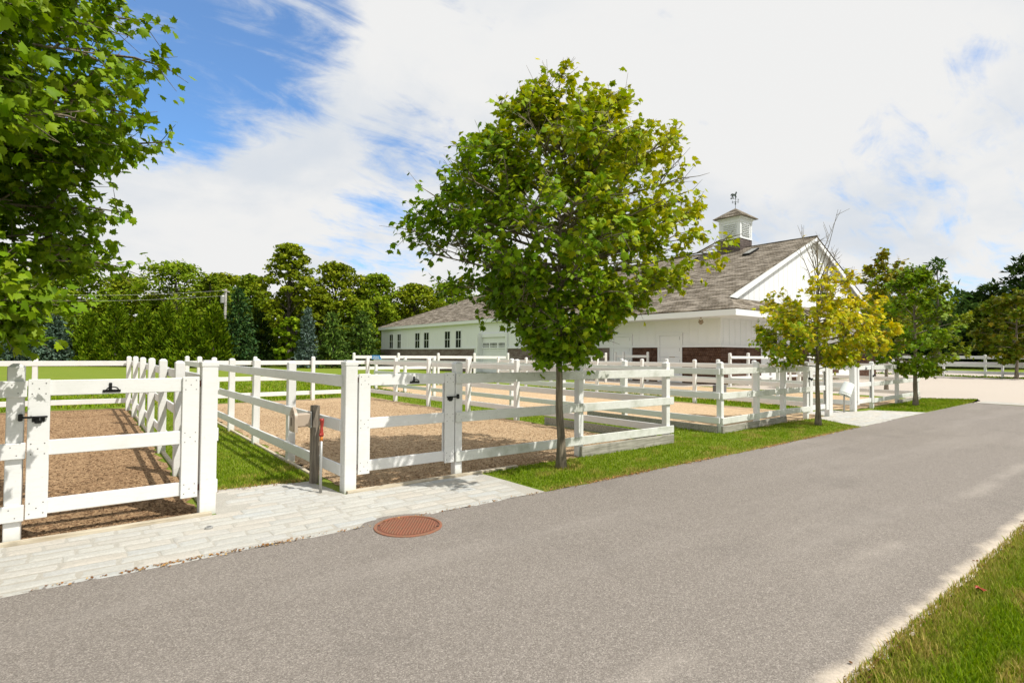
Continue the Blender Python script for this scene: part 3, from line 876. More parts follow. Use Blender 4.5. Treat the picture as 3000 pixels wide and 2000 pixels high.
# roof: left slope (deep porch eave then shallower eave), hip at the far end, right slope
mb = MB()
yh = YB + .1 - (XM - 28.0)
yR = YG - .36
def V(x, y): return (x, y, rz_(x))
mb.slab([V(26.5, 15.1), V(28.62, 16.72), V(28.62, yR), V(XM, yR), V(XM, yh + 11.9 - 11.9), V(28.0, YB + .1), V(28.0, YP), V(26.5, YP)][::-1], 0.07)
mb.slab([V(2 * XM - 26.5, 15.1), V(2 * XM - 26.5, YB + .1), V(XM, yh), V(XM, yR), V(2 * XM - 28.62, yR), V(2 * XM - 28.62, 16.72)][::-1], 0.07)
mb.slab([(28.0, YB + .1, rz_(28.0)), (XM, yh, rz_(XM)), (2 * XM - 28.0, YB + .1, rz_(28.0))][::-1], 0.07)
mb.build('roof', M['roof'], barn)
mb = MB()
mb.slab([(26.5, 15.1, 4.17), (2 * XM - 26.5, 15.1, 4.17), (2 * XM - 28.62, YG + .02, 5.06), (28.62, YG + .02, 5.06)], 0.07)
mb.build('pent_roof', M['roof'], barn)
mb = MB(); mb.box2((XM - .1, yR - .02, rz_(XM) - .02), (XM + .1, yh, rz_(XM) + .035)); mb.build('ridge_cap', M['roof'], barn)
# fascia + soffit
mb = MB()
mb.box2((26.50, 15.10, 3.78), (26.56, YP, 4.10)); mb.box2((26.56, 15.10, 3.78), (2 * XM - 26.5, 15.16, 4.10))
mb.box2((27.98, YP, 4.50), (28.04, YB + .1, 4.80)); mb.box2((26.56, YP - .06, 3.78), (28.34, YP, 4.8))
mb.build('fascia', BW, barn)
mb = MB()
mb.box2((26.56, 15.16, 3.80), (XW - .0008, YP - .06, 3.84)); mb.box2((XW - .0008, 15.16, 3.80), (2 * XM - 26.6, YF - .0008, 3.84))
mb.box2((28.04, YP, 4.52), (XW - .0008, YB + .1, 4.56))
mb.build('soffit', BW, barn)
# paired windows of the long wing
for (ya, yb) in ((60.21, 59.28), (58.11, 57.23), (53.74, 52.73), (51.73, 50.70), (47.41, 46.43), (45.34, 44.41), (34.23, 33.37), (32.20, 31.40)):
    z0, z1 = 2.30, 3.90
    mb = MB()
    f = .11
    mb.box2((XW - .06, yb - f, z0 - .02), (XW - .0007, yb, z1)); mb.box2((XW - .06, ya, z0 - .02), (XW - .0007, ya + f, z1))
    mb.box2((XW - .07, yb - f - .05, z1), (XW - .0007, ya + f + .05, z1 + .14)); 
    w = mb.build('window', BW, barn)
    mb = MB(); mb.box2((XW - .018, yb, z0), (XW - .0009, ya, z1)); mb.build('pane', M['glass'], w)
    mb = MB(); ym = (ya + yb) / 2; zm = (z0 + z1) / 2
    mb.box2((XW - .04, ym - .022, z0), (XW - .019, ym + .022, z1)); mb.box2((XW - .039, yb, zm - .022), (XW - .0195, ya, zm + .022)); mb.build('muntin', BW, w)
# sectional garage door
gd = MB()
y0, y1 = 37.18, 40.72
for k in range(5):
    gd.box2((XW - .05, y0, .05 + k * .62), (XW - .0008, y1, .05 + (k + 1) * .62 - .02), .008)
gdo = gd.build('garage_door', BW, barn)
mb = MB()
mb.box2((XW - .62, y1, 0), (XW - .0007, y1 + .25, 3.5)); mb.box2((XW - .16, y0 - .25, 0), (XW - .0007, y0, 3.5)); mb.box2((XW - .16, y0, 3.17), (XW - .0007, y1, 3.5))
mb.build('surround', BW, gdo)
for (a, b) in ((37.35, 38.25), (38.5, 39.5), (39.7, 40.6)):
    mb = MB(); mb.box2((XW - .058, a, 2.13), (XW - .051, b, 2.66)); mb.build('pane', M['glass'], gdo)
    mb = MB()
    n = 5
    for k in range(n + 1):
        yy = a + (b - a) * k / n; mb.box2((XW - .075, yy - .025, 2.12), (XW - .0585, yy + .025, 2.67))
    mb.box2((XW - .074, a, 2.37), (XW - .0588, b, 2.42)); mb.build('muntin', BW, gdo)
# side doors under the porch eave
def side_door(y0, y1, zt):
    mb = MB()
    mb.box2((XW - .05, y0, 1.56), (XW - .0008, y1, zt), .006); mb.box2((XW - .05, y0, 0.03), (XW - .0008, y1, 1.545), .006)
    dd = mb.build('dutch_door', BW, barn)
    mb = MB()
    mb.box2((XW - .08, y0 - .17, 0), (XW - .0007, y0 - .012, zt)); mb.box2((XW - .08, y1 + .012, 0), (XW - .0007, y1 + .17, zt)); mb.box2((XW - .09, y0 - .19, zt + .012), (XW - .0007, y1 + .19, zt + .17))
    mb.build('door_frame', BW, dd)
    for z in (.5, 1.2, 1.9, 2.6):
        mb = MB(); mb.box2((XW - .06, y0 - .02, z), (XW - .051, y0 + .02, z + .2)); mb.build('hinge', M['black'], dd)
    mb = MB(); mb.box2((XW - .06, y0 + .35, 1.53), (XW - .051, y0 + .75, 1.57)); mb.build('bolt', M['lamp'], dd)
side_door(19.75, 21.2, 2.87); side_door(23.6, 25.0, 2.87)
# sliding doors in the gable end
def front_door(x0, x1, zt, win=True):
    mb = MB(); mb.box2((x0, YF - .06, .03), (x1, YF - .0008, zt), .006)
    dd = mb.build('sliding_door', BW, barn)
    mb = MB(); mb.box2((x0 - .1, YF - .10, zt + .01), (x1 + .1, YF - .0007, zt + .2)); mb.build('track_cover', BW, dd)
    if win:
        m_ = (x0 + x1) / 2
        for (a, b) in ((x0 + .2, m_ - .1), (m_ + .1, x1 - .2)):
            mb = MB(); mb.box2((a, YF - .07, 2.12), (b, YF - .061, 2.95)); mb.build('pane', M['glass'], dd)
            mb = MB()
            for k in range(6):
                xx = a + (b - a) * k / 5; mb.box2((xx - .03, YF - .09, 2.10), (xx + .03, YF - .0705, 2.97))
            for z in (2.10, 2.50, 2.93): mb.box2((a, YF - .089, z), (b, YF - .0708, z + .05))
            mb.build('muntin', BW, dd)
front_door(32.8, 36.15, 3.3); front_door(39.35, 41.45, 3.2); front_door(44.25, 47.55, 3.3)
# skylights on the left slope
for (ya, yb) in ((20.2, 20.75), (25.25, 25.95)):
    xa, xb = 37.35, 38.7
    nrm = Vector((-SL, 0, 1)).normalized()
    q = [V(xa, yb), V(xa, ya), V(xb, ya), V(xb, yb)]
    q = [Vector(p) + nrm * 0.14 for p in q]
    mb = MB(); mb.slab(q, 0.2); sk = mb.build('skylight', M['black'], barn)
    c = (q[0] + q[2]) / 2
    q2 = [c + (p - c) * .86 + nrm * 0.006 for p in q]
    mb = MB(); mb.slab(q2, 0.004)
    gp = mb.build('pane', M['galv'], sk)
# cupola
cx, cy0, cy1, hs = XM, 21.95, 23.65, 0.85
cyc = (cy0 + cy1) / 2
def sq(h, z): return [(cx - h, cyc - h, z), (cx + h, cyc - h, z), (cx + h, cyc + h, z), (cx - h, cyc + h, z)]
mb = MB(); mb.box2((cx - hs - .02, cyc - hs - .02, 9.0), (cx + hs + .02, cyc + hs + .02, 10.70))
cb = mb.build('cupola', M['cupbase'], barn)
mb = MB(); mb.box2((cx - hs, cyc - hs, 10.701), (cx + hs, cyc + hs, 12.15))
for sx in (-1, 1):
    for sy in (-1, 1): mb.box((cx + sx * (hs - .05), cyc + sy * (hs - .05), 11.4), (.16, .16, 1.4))
mb.box((cx, cyc, 10.76), (2 * hs + .1, 2 * hs + .1, .12)); mb.box((cx, cyc, 12.1), (2 * hs + .1, 2 * hs + .1, .22))
for k in range(3): mb.box((cx, cyc, 12.24 + k * .06), (2 * hs + .16 + k * .14, 2 * hs + .16 + k * .14, .06))
mb.build('body', BW, cb)
for ax in (0, 1):
    for sgn in (-1, 1):
        mb = MB()
        for k in range(7):
            z = 11.0 + k * .14
            Mr = Matrix.Rotation(R(35) * (1 if ax == 0 else -1) * sgn * (1 if ax == 0 else 1), 4, 'Y' if ax == 0 else 'X')
            if ax == 0: mb.box((cx + sgn * (hs + .045), cyc, z), (.12, 1.12, .02), 0, 0, Mr)
            else: mb.box((cx, cyc + sgn * (hs + .045), z), (1.12, .12, .02), 0, 0, Mr)
        mb.build('louver', BW, cb)
mb = MB()
e = 1.22
A = sq(e, 12.42); Bq = sq(.62, 12.86); T = (cx, cyc, 13.3)
mb.add(A + Bq + [T] + sq(e, 12.36), [(0, 1, 5, 4), (1, 2, 6, 5), (2, 3, 7, 6), (3, 0, 4, 7), (4, 5, 8), (5, 6, 8), (6, 7, 8), (7, 4, 8), (1, 0, 9, 10), (2, 1, 10, 11), (3, 2, 11, 12), (0, 3, 12, 9), (9, 12, 11, 10)])
mb.build('cupola_roof', M['roof'], cb)
# lamps under the eave
fl = MB()
fl.lathe([(.05, -.02), (.05, .06)], (27.2, 17.6, 3.76), 10)
for sx in (-1, 1):
    Mr = Matrix.Rotation(R(50) * sx, 4, 'X')
    fl.lathe([(.05, 0.0), (.06, .12), (.14, .22), (.13, .23)], (27.2, 17.6 + sx * .1, 3.66), 12, Matrix.Rotation(R(180 - 40 * sx), 4, 'X'))
fl.build('flood_light', M['lamp'], barn)
wl = MB()
wl.box((32.35, YF - .05, 3.35), (.14, .08, .2)); wl.tube([(32.35, YF - .08, 3.4), (32.35, YF - .3, 3.5), (32.35, YF - .42, 3.38)], .02, 8)
wl.lathe([(.03, .1), (.09, .06), (.17, -.05), (.16, -.06)], (32.35, YF - .42, 3.3), 14)
wl.build('wall_lamp', M['lamp'], barn)

# weathervane
wv = thing('weathervane', 'dark trotting-horse weathervane on top of the cupola', 'weathervane', (cx, cyc, 13.3))
mb = MB(); mb.tube([(cx, cyc, 13.25), (cx, cyc, 14.25)], 0.018, 8); mb.build('rod', M['copper'], wv)
mb = MB(); mb.lathe([(.01, -.06), (.05, -.035), (.06, 0), (.05, .035), (.01, .06)], (cx, cyc, 13.63), 12); mb.lathe([(.02, -.07), (.045, 0), (.02, .07)], (cx, cyc, 13.74), 10); mb.build('ball', M['copper'], wv, True)
dd = Vector((.953, -.302, 0))
mb = MB(); c0 = Vector((cx, cyc, 14.02))
mb.tube([c0 - dd * .42, c0 + dd * .30], .012, 6)
mb.prism([(-.5, -.045), (-.34, -.045), (-.31, .0), (-.34, .045), (-.5, .045), (-.47, 0)], c0, dd, up, .02)
mb.prism([(.28, -.04), (.38, 0), (.28, .04)], c0, dd, up, .02)
mb.build('arrow', M['copper'], wv)
mb = MB()
strokes = {'N': [((-.5, -.5), (-.5, .5)), ((-.5, .5), (.5, -.5)), ((.5, -.5), (.5, .5))], 'S': [((.5, .5), (-.5, .5)), ((-.5, .5), (-.5, 0)), ((-.5, 0), (.5, 0)), ((.5, 0), (.5, -.5)), ((.5, -.5), (-.5, -.5))],
           'E': [((-.5, -.5), (-.5, .5)), ((-.5, .5), (.5, .5)), ((-.5, 0), (.3, 0)), ((-.5, -.5), (.5, -.5))], 'W': [((-.5, .5), (-.25, -.5)), ((-.25, -.5), (0, .3)), ((0, .3), (.25, -.5)), ((.25, -.5), (.5, .5))]}
for L_, a in (('N', 75), ('E', -15), ('S', 255), ('W', 165)):
    v = Vector((math.cos(R(a)), math.sin(R(a)), 0)); b0 = Vector((cx, cyc, 13.80)); ctr = b0 + v * .30
    mb.tube([b0, b0 + v * .25], .009, 6)
    for p, q in strokes[L_]: mb.tube([ctr + dd * p[0] * .08 + up * p[1] * .10, ctr + dd * q[0] * .08 + up * q[1] * .10], .009, 5)
mb.build('compass_arm', M['copper'], wv)
horse = [(-.42, .30), (-.30, .36), (0, .33), (.18, .37), (.28, .55), (.35, .66), (.38, .73), (.41, .66), (.50, .50), (.47, .44), (.40, .51), (.38, .40), (.36, .24), (.34, .12), (.42, .03), (.40, -.14), (.35, -.15), (.36, .0), (.28, .07), (.26, -.1), (.28, -.30), (.22, -.30), (.20, -.08), (.17, .08), (-.1, .07), (-.14, -.05), (-.06, -.30), (-.12, -.31), (-.2, -.06), (-.25, .05), (-.30, -.06), (-.28, -.30), (-.34, -.30), (-.38, -.06), (-.37, .08), (-.42, .18), (-.52, .0), (-.57, .04), (-.49, .27)]
mb = MB(); mb.prism([(x * .58, z * .58) for x, z in horse], Vector((cx, cyc, 14.22)) - dd * .14, dd, up, .045); mb.build('horse', M['copper'], wv)

# utility pole and its wires, far behind the left hedge
up_ = thing('utility_pole', 'pale utility pole among the far trees left of the tall oak', 'utility pole', (12.3, 70.0, 0))
mb = MB(); mb.tube([(12.3, 70, 0), (12.35, 70, 9.0)], [.17, .13], 10); mb.build('shaft', M['polegrey'], up_)
mb = MB(); mb.box((12.35, 69.85, 8.75), (2.0, .12, .12), R(60)); mb.build('crossarm', M['polegrey'], up_)
mb = MB(); mb.lathe([(.2, 7.3), (.24, 7.35), (.24, 8.1), (.18, 8.2)], (12.0, 69.7, 0), 14); mb.build('transformer', M['galv'], up_)
for i, (dz, dy, nm) in enumerate(((0.0, -.4, 'upper power line running left from the pale utility pole'), (-.55, .3, 'lower power line running left from the pale utility pole'))):
    w = thing('power_line', nm, 'power line', (12.35, 70 + dy, 8.8 + dz), 'power lines from the utility pole')
    mb = MB(); mb.tube([(12.35 - 30 * k / 16, 70 + dy + 12 * k / 16, 8.8 + dz - 1.1 * math.sin(math.pi * k / 16)) for k in range(17)], .013, 5); mb.build('cable', M['polegrey'], w)

# ------------------------------------------------------------------ vegetation
LEAF_HI = np.array([(0, 0, 0), (.20, -.10, 0), (.30, .05, 0), (.50, .04, 0), (.43, .22, 0), (.60, .46, 0), (.50, .52, 0), (.33, .47, 0), (.27, .66, 0), (.13, .74, 0), (0, 1.0, 0)], float)
def leaf_shape(hi=True):
    if hi: r = LEAF_HI
    else: r = np.array([(0, 0, 0), (.42, .02, 0), (.36, .28, 0), (.58, .58, 0), (.26, .55, 0), (0, 1.0, 0)], float)
    l = r[1:-1][::-1].copy(); l[:, 0] *= -1
    ring = np.vstack([r, l])
    v = np.vstack([[0, .33, 0], ring])
    v[:, 2] = -np.abs(v[:, 0]) * .30 - .22 * np.clip(v[:, 1], 0, 1) ** 2
    n = len(ring)
    t = np.array([(0, 1 + k, 1 + (k + 1) % n) for k in range(n)])
    return v, t

def place_leaves(pos, direc, nrm, size, shape, colr):
    """pos (n,3), direc (n,3) leaf axis, nrm (n,3)"""
    v, t = shape
    d = direc / np.linalg.norm(direc, axis=1, keepdims=True)
    nn = nrm - d * np.sum(nrm * d, 1, keepdims=True); nn /= np.linalg.norm(nn, axis=1, keepdims=True) + 1e-9
    x = np.cross(d, nn)
    n = len(pos); k = len(v)
    curl = np.random.default_rng(n).uniform(.3, 2.2, n)
    V_ = pos[:, None, :] + size[:, None, None] * (v[None, :, 0, None] * x[:, None, :] + v[None, :, 1, None] * d[:, None, :] + (v[None, :, 2] * curl[:, None])[:, :, None] * nn[:, None, :])
    T_ = (t[None] + (np.arange(n) * k)[:, None, None]).reshape(-1, 3)
    C_ = np.repeat(colr, k, axis=0)
    return V_.reshape(-1, 3), T_, C_

def bez(p0, p1, p2, n):
    return [p0 * (1 - t) ** 2 + p1 * 2 * t * (1 - t) + p2 * t * t for t in [k / (n - 1) for k in range(n)]]

def maple(label, base, H, env, nprim, leaf_size, seed, trunk_r, palette, group, zfirst=1.25, hi=True, sec=(6, 8), ter=(3, 5), nleaf=(3, 4), yellow=None, bare=False, off=(0, 0), name='maple_tree', density=1.0, cull=None, thin=None, holes=.30):
    rg = np.random.default_rng(seed); r_ = random.Random(seed)
    base = np.array([base[0], base[1], 0.0])
    t = thing(name, label, 'tree', base, group)
    wood = MB()
    zs = np.linspace(0, H * 0.93, 13)
    wig = np.cumsum(rg.normal(0, .012, (13, 2)), axis=0); wig[:2] = 0
    trunk = [np.array([base[0] + wig[i, 0] + off[0] * (zs[i] / H) ** 2 * .4, base[1] + wig[i, 1] + off[1] * (zs[i] / H) ** 2 * .4, zs[i]]) for i in range(13)]
    tr = [trunk_r * (1.0 - .86 * (z / (H * .93)) ** .8) for z in zs]; tr[0] *= 1.3
    tw = MB(); tw.tube([trunk[0] - np.array([0, 0, .1])] + [trunk[0] + np.array([0, 0, .12])] + trunk[1:], [tr[0] * 1.1, tr[0] * .9] + tr[1:], 10)
    def tpos(z):
        return np.array([np.interp(z, zs, [p[k] for p in trunk]) for k in range(3)])
    pos = []; dirs = []; 
    def clip_env(p):
        z = p[2]; rr = env(z); c = np.array([base[0] + off[0], base[1] + off[1]])
        dx = p[:2] - c; m = np.linalg.norm(dx)
        aa = math.atan2(dx[1], dx[0])
        rr *= 1 + .09 * math.sin(3 * aa + seed + 1.3 * z) + .08 * math.sin(5 * aa - 2.6 * z + seed)
        return m <= rr * 1.05
    def hole(p):
        q = (p - base) * (5.8 / H)
        v = math.sin(q[0] * 3.3 + seed) * math.sin(q[1] * 3.7 + 2 * seed) + math.sin(q[2] * 5.2 + 1.2 * math.sin(q[0] * 2.1) + seed * 3) * .9 + .5 * math.sin(q[0] * 7.1 + q[1] * 6.3 + q[2] * 4)
        return v < -holes * 2.2
    az = r_.uniform(0, 6.28)
    nodes = []
    for i in range(nprim):
        f = (i + .5) / nprim
        z0 = zfirst + (H * .86 - zfirst) * f ** 0.95
        az += 2.39996 + r_.uniform(-.35, .35)
        u = np.array([math.cos(az), math.sin(az), 0])
        p0 = tpos(z0)
        rise = (0.12 + .9 * f) * r_.uniform(.7, 1.25)
        reach = None
        for it in range(14):
            zt = z0 + rise * (0.6 + 0.05 * it)
            rr = env(zt) * r_.uniform(.80, 1.0)
            p2 = np.array([base[0] + off[0], base[1] + off[1], 0]) + u * rr; p2[2] = zt
            if it > 2: break
        if thin and r_.random() > thin(p2[2]) + .12: continue
        p1 = p0 + (p2 - p0) * .5; p1[2] = p0[2] + (p2[2] - p0[2]) * r_.uniform(.45, .85)
        c = bez(p0, p1, p2, 9)
        L = sum(np.linalg.norm(c[k + 1] - c[k]) for k in range(8))
        r0 = max(.010, min(trunk_r * .42, L * .016)) 
        wood.tube(c, [r0 * (1 - .85 * k / 8) for k in range(9)], 6)
        nodes.append((c[-1], (c[-1] - c[-2]), L * .3))
        for k in range(r_.randint(*sec)):
            tt = r_.uniform(.22, .97); q = c[0] * 0
            idx = tt * 8; a = int(idx); b = min(8, a + 1); q = c[a] + (c[b] - c[a]) * (idx - a)
            tg = (c[b] - c[max(0, a - 1)]); tg = tg / (np.linalg.norm(tg) + 1e-9)
            side = np.cross(tg, [0, 0, 1.0]); side = side / (np.linalg.norm(side) + 1e-9)
            s_ = 1 if k % 2 else -1
            dv = tg * r_.uniform(.5, 1.0) + side * s_ * r_.uniform(.3, .95) + np.array([0, 0, r_.uniform(-.25, .75)])
            dv /= np.linalg.norm(dv)
            l2 = L * r_.uniform(.22, .42) * (1.15 - .5 * tt)
            e_ = q + dv * l2
            mid = q + dv * l2 * .5 + np.array([0, 0, l2 * .06])
            wood.tube([q, mid, e_], [r0 * .38, r0 * .28, r0 * .12], 4, False)
            nodes.append((e_, dv, l2)); 
            for m in range(r_.randint(*ter)):
                ss = r_.uniform(.25, 1.0); q2 = q + (e_ - q) * ss
                d3 = dv * r_.uniform(.3, .9) + rg.normal(0, .6, 3); d3[2] += .1; d3 /= np.linalg.norm(d3)
                l3 = r_.uniform(.14, .34) * (H / 5.8)
                wood.tube([q2, q2 + d3 * l3], [.0045, .002], 3, False)
                nodes.append((q2 + d3 * l3, d3, l3))
                nodes.append((q2 + d3 * l3 * .5, d3, l3))
    # leader
    for k in range(6):
        z = H * (.9 + .02 * k); nodes.append((tpos(H * .93) + np.array([r_.uniform(-.1, .1), r_.uniform(-.1, .1), z - H * .93]), np.array([r_.uniform(-.5, .5), r_.uniform(-.5, .5), .8]), .25))
    top = tpos(H * .93); wood.tube([top, top + np.array([.02, 0, H * .06])], [tr[-1], .004], 5)
    if bare:
        for k in range(15):
            a = r_.uniform(0, 6.28); z = H * r_.uniform(.5, .84); q = tpos(z); l = r_.uniform(.9, 1.75)
            dv = np.array([math.cos(a) * r_.uniform(.15, .5) + .12, math.sin(a) * r_.uniform(.15, .5) - .08, 1.0]); dv /= np.linalg.norm(dv)
            e_ = q + dv * l; wood.tube([q, (q + e_) / 2 + rg.normal(0, .03, 3), e_], [.015, .010, .004], 4, False)
            for m in range(4):
                s_ = r_.uniform(.3, .95); q2 = q + (e_ - q) * s_; d3 = dv + rg.normal(0, .4, 3); d3 /= np.linalg.norm(d3)
                wood.tube([q2, q2 + d3 * r_.uniform(.15, .4)], [.0065, .003], 3, False)
    P_ = []; D_ = []
    for (p, dv, l) in nodes:
        if r_.random() > density: continue
        if holes and hole(p) and r_.random() < .82: continue
        if thin and r_.random() > thin(p[2]): continue
        k = r_.randint(*nleaf)
        for m in range(k):
            o = rg.normal(0, .030 + .05 * min(l, .6), 3)
            q = p + o
            if not clip_env(q) and r_.random() < .75: continue
            if cull and cull(q): continue
            dl = dv / (np.linalg.norm(dv) + 1e-9) * .5 + rg.normal(0, .65, 3); dl[2] -= .35
            P_.append(q); D_.append(dl)
    P_ = np.array(P_); D_ = np.array(D_); n = len(P_)
    out = P_ - (base + np.array([off[0], off[1], H * .5])); out /= np.linalg.norm(out, axis=1, keepdims=True) + 1e-9
    N_ = np.tile([0, 0, 1.0], (n, 1)) * .75 + out * .40 + rg.normal(0, .36, (n, 3))
    size = leaf_size * rg.uniform(.65, 1.2, n)
    c = palette[rg.integers(0, len(palette), n)] * rg.uniform(.75, 1.25, (n, 1))
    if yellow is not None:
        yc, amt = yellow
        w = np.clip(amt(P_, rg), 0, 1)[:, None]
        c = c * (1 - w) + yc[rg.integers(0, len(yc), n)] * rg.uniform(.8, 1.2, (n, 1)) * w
    V_, T_, C_ = place_leaves(P_, D_, N_, size, leaf_shape(hi), c)
    tw.build('trunk', M['bark'], t, True)
    wood.build('branches', M['bark'], t, True)
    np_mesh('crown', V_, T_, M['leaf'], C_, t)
    return n

GREEN = np.array([(.125, .235, .006), (.17, .285, .007), (.10, .20, .006), (.21, .315, .008), (.14, .25, .006)])
YEL = np.array([(.30, .26, .014), (.38, .30, .015), (.24, .25, .015), (.33, .22, .012)])
def env_pts(z, r): 
    return lambda q: float(np.interp(q, z, r))
TG = 'young maples planted along the drive'
e1 = env_pts([1.3, 1.6, 1.9, 2.2, 2.5, 2.8, 3.1, 3.5, 4.0, 4.4, 4.8, 5.2, 5.5, 5.75], [.06, .32, .68, 1.08, 1.58, 1.98, 2.14, 2.12, 1.95, 1.68, 1.30, .88, .40, .05])
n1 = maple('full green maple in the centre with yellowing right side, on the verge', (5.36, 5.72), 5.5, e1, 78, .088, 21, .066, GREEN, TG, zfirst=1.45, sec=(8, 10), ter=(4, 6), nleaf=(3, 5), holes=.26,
    yellow=(np.array([(.34, .40, .008), (.40, .41, .008), (.46, .42, .010)]), lambda P, rg: (.20 + .50 * (P[:, 0] - 5.2) / 2 - .34 * (P[:, 1] - 5.7) / 2 + .26 * (P[:, 2] - 3.2) + rg.normal(0, .28, len(P)))), off=(0.0, 0.0))  # mixes real yellowing with sunlit brightness of top and right in leaf colour
e2 = env_pts([1.2, 1.5, 1.9, 2.4, 2.9, 3.4, 3.9, 4.3], [.3, 1.1, 1.5, 1.52, 1.28, .95, .6, .2])
n2 = maple('sparse yellowing maple with bare twigs at its top', (13.72, 5.74), 4.5, e2, 54, .105, 33, .062, GREEN * 1.15, TG, zfirst=1.3, hi=False, sec=(6, 8), ter=(3, 5), nleaf=(3, 4),
    yellow=(np.array([(.56, .49, .012), (.62, .52, .014), (.58, .43, .012), (.42, .44, .012)]), lambda P, rg: .55 + .38 * (P[:, 2] - 2.0) + .1 * (P[:, 0] - 13.7) - .2 * (P[:, 1] - 5.7) + rg.normal(0, .3, len(P))), bare=True, density=1.0, thin=lambda z: float(np.interp(z, [2.4, 2.9, 3.4, 3.9], [1.0, .6, .30, .05])), holes=.55)
e3 = env_pts([1.0, 1.3, 1.8, 2.4, 3.0, 3.6, 4.2, 4.8], [.3, 1.1, 1.5, 1.55, 1.4, 1.1, .7, .1])
n3 = maple('dense green maple on the grass wedge at the end of the fences', (22.0, 6.1), 4.7, e3, 30, .13, 44, .075, GREEN, TG, zfirst=.95, hi=False, sec=(6, 8), ter=(3, 5), nleaf=(3, 4),
    yellow=(np.array([(.17, .21, .014), (.22, .22, .015)]), lambda P, rg: .32 + .3 * (P[:, 0] - 22) - .2 * (P[:, 1] - 6) + rg.normal(0, .25, len(P))))
e4 = env_pts([1.6, 2.2, 3.0, 4.0, 5.0, 6.0, 6.8], [.3, 1.3, 1.7, 1.7, 1.3, .8, .1])
maple('olive green maple behind the last sand yard, its trunk seen between rails', (30.4, 9.6), 6.7, e4, 24, .2, 55, .085, GREEN * 1.0, TG, zfirst=1.7, hi=False, sec=(5, 7), ter=(3, 4), nleaf=(3, 4),
    yellow=(np.array([(.26, .21, .014), (.30, .22, .015)]), lambda P, rg: .45 + .1 * (P[:, 2] - 4) + rg.normal(0, .3, len(P))))
e5 = env_pts([1.0, 1.8, 3.0, 4.2, 5.5, 6.6, 7.3], [.6, 2.0, 2.7, 2.7, 2.1, 1.2, .2])
maple('dark olive maple at the right edge, before the far drive fence', (57.4, 9.3), 7.2, e5, 26, .32, 66, .13, GREEN * .6, TG, zfirst=1.3, hi=False, sec=(6, 7), ter=(3, 4), nleaf=(3, 4),
    yellow=(np.array([(.20, .16, .010), (.24, .19, .011)]), lambda P, rg: .35 + rg.normal(0, .3, len(P))))
e0 = env_pts([1.5, 1.7, 1.9, 2.2, 2.55, 3.1, 3.6, 4.1, 4.8, 5.6, 6.5, 7.2], [1.0, 1.55, 1.85, 2.0, 2.4, 2.2, 2.5, 2.2, 2.1, 1.8, 1.2, .2])
n0 = maple('large-leaved green maple overhanging from the left edge', (-2.0, 6.0), 7.1, e0, 125, .080, 77, .085, GREEN * .92, TG, zfirst=1.5, sec=(10, 12), ter=(5, 7), nleaf=(6, 8),
    yellow=(np.array([(.19, .28, .010), (.23, .29, .010)]), lambda P, rg: .05 + .12 * (P[:, 0] + 1.5) - .15 * (P[:, 1] - 5.4) + rg.normal(0, .25, len(P))), holes=.5)

# clump-leaved trees of the woods
CL = (np.array([(0, 0, .06), (.5, .05, 0), (.28, .42, 0), (-.12, .55, 0), (-.5, .18, 0), (-.38, -.36, 0), (.2, -.5, 0)], float), np.array([(0, 1, 2), (0, 2, 3), (0, 3, 4), (0, 4, 5), (0, 5, 6), (0, 6, 1)]))
def clumps(ctr, rad, n, rg, size, pal, flat=1.0, upper=.35):
    """leaf clumps over the outer shell of a blob"""
    u = rg.normal(0, 1, (n, 3)); u /= np.linalg.norm(u, axis=1, keepdims=True)
    u[:, 2] = np.where(u[:, 2] < -upper, -u[:, 2], u[:, 2])
    rr = rg.uniform(.5, 1.25, (n, 1))
    p = ctr + u * rr * np.array(rad)
    nn = u * np.array([1, 1, 1.3]) + rg.normal(0, .5, (n, 3))
    d = rg.normal(0, 1, (n, 3)); d[:, 2] *= .4
    c = pal[rg.integers(0, len(pal), n)] * rg.uniform(.7, 1.3, (n, 1))
    return place_leaves(p, d, nn, size * rg.uniform(.6, 1.4, n), CL, c)

def merge(parts):
    vs = []; ts = []; cs = []; b = 0
    for v, t, c in parts:
        vs.append(v); ts.append(t + b); cs.append(c); b += len(v)
    return np.vstack(vs), np.vstack(ts), np.vstack(cs)

def woodland(label, x, y, H, W, seed, pal, group, nb=58, per=150, open_=0.0, low=.12, name='woodland_tree', size=.30):
    rg = np.random.default_rng(seed); r_ = random.Random(seed)
    t = thing(name, label, 'tree', (x, y, 0), group)
    tw = MB(); k = 8
    tw.tube([(x + r_.uniform(-.1, .1) * i * .2, y, H * .8 * i / k) for i in range(k + 1)], [.02 * H * (1 - .85 * i / k) + .03 for i in range(k + 1)], 8)
    parts = []; br = MB()
    for i in range(nb):
        f = (i + .5) / nb
        z = H * (low + (1 - low) * f ** .9)
        prof = math.sin(math.pi * min(1, max(.06, (z / H - low * .6) / (1 - low * .6))) ** .85) ** .6
        a = i * 2.39996 + r_.uniform(-.5, .5)
        rr = W / 2 * prof * r_.uniform(.35, 1.0) * (1 - .1 * open_)
        br_ = W * r_.uniform(.085, .15) * (1 - .25 * open_)
        c = np.array([x + rr * math.cos(a), y + rr * math.sin(a), min(z, H - br_ * .8)])
        parts.append(clumps(c, (br_ * 1.2, br_ * 1.2, br_ * .75), per, rg, size, pal * r_.uniform(.85, 1.15)))
        if i % 2 == 0:
            br.tube([(x, y, z * .72), ((x + c[0]) / 2, (y + c[1]) / 2, z * .88), tuple(c)], [.09, .06, .025], 5, False)
    tw.build('trunk', M['bark2'], t); br.build('branches', M['bark2'], t)
    np_mesh('crown', *merge(parts)[:2], M['leaf_far'], merge(parts)[2], t)

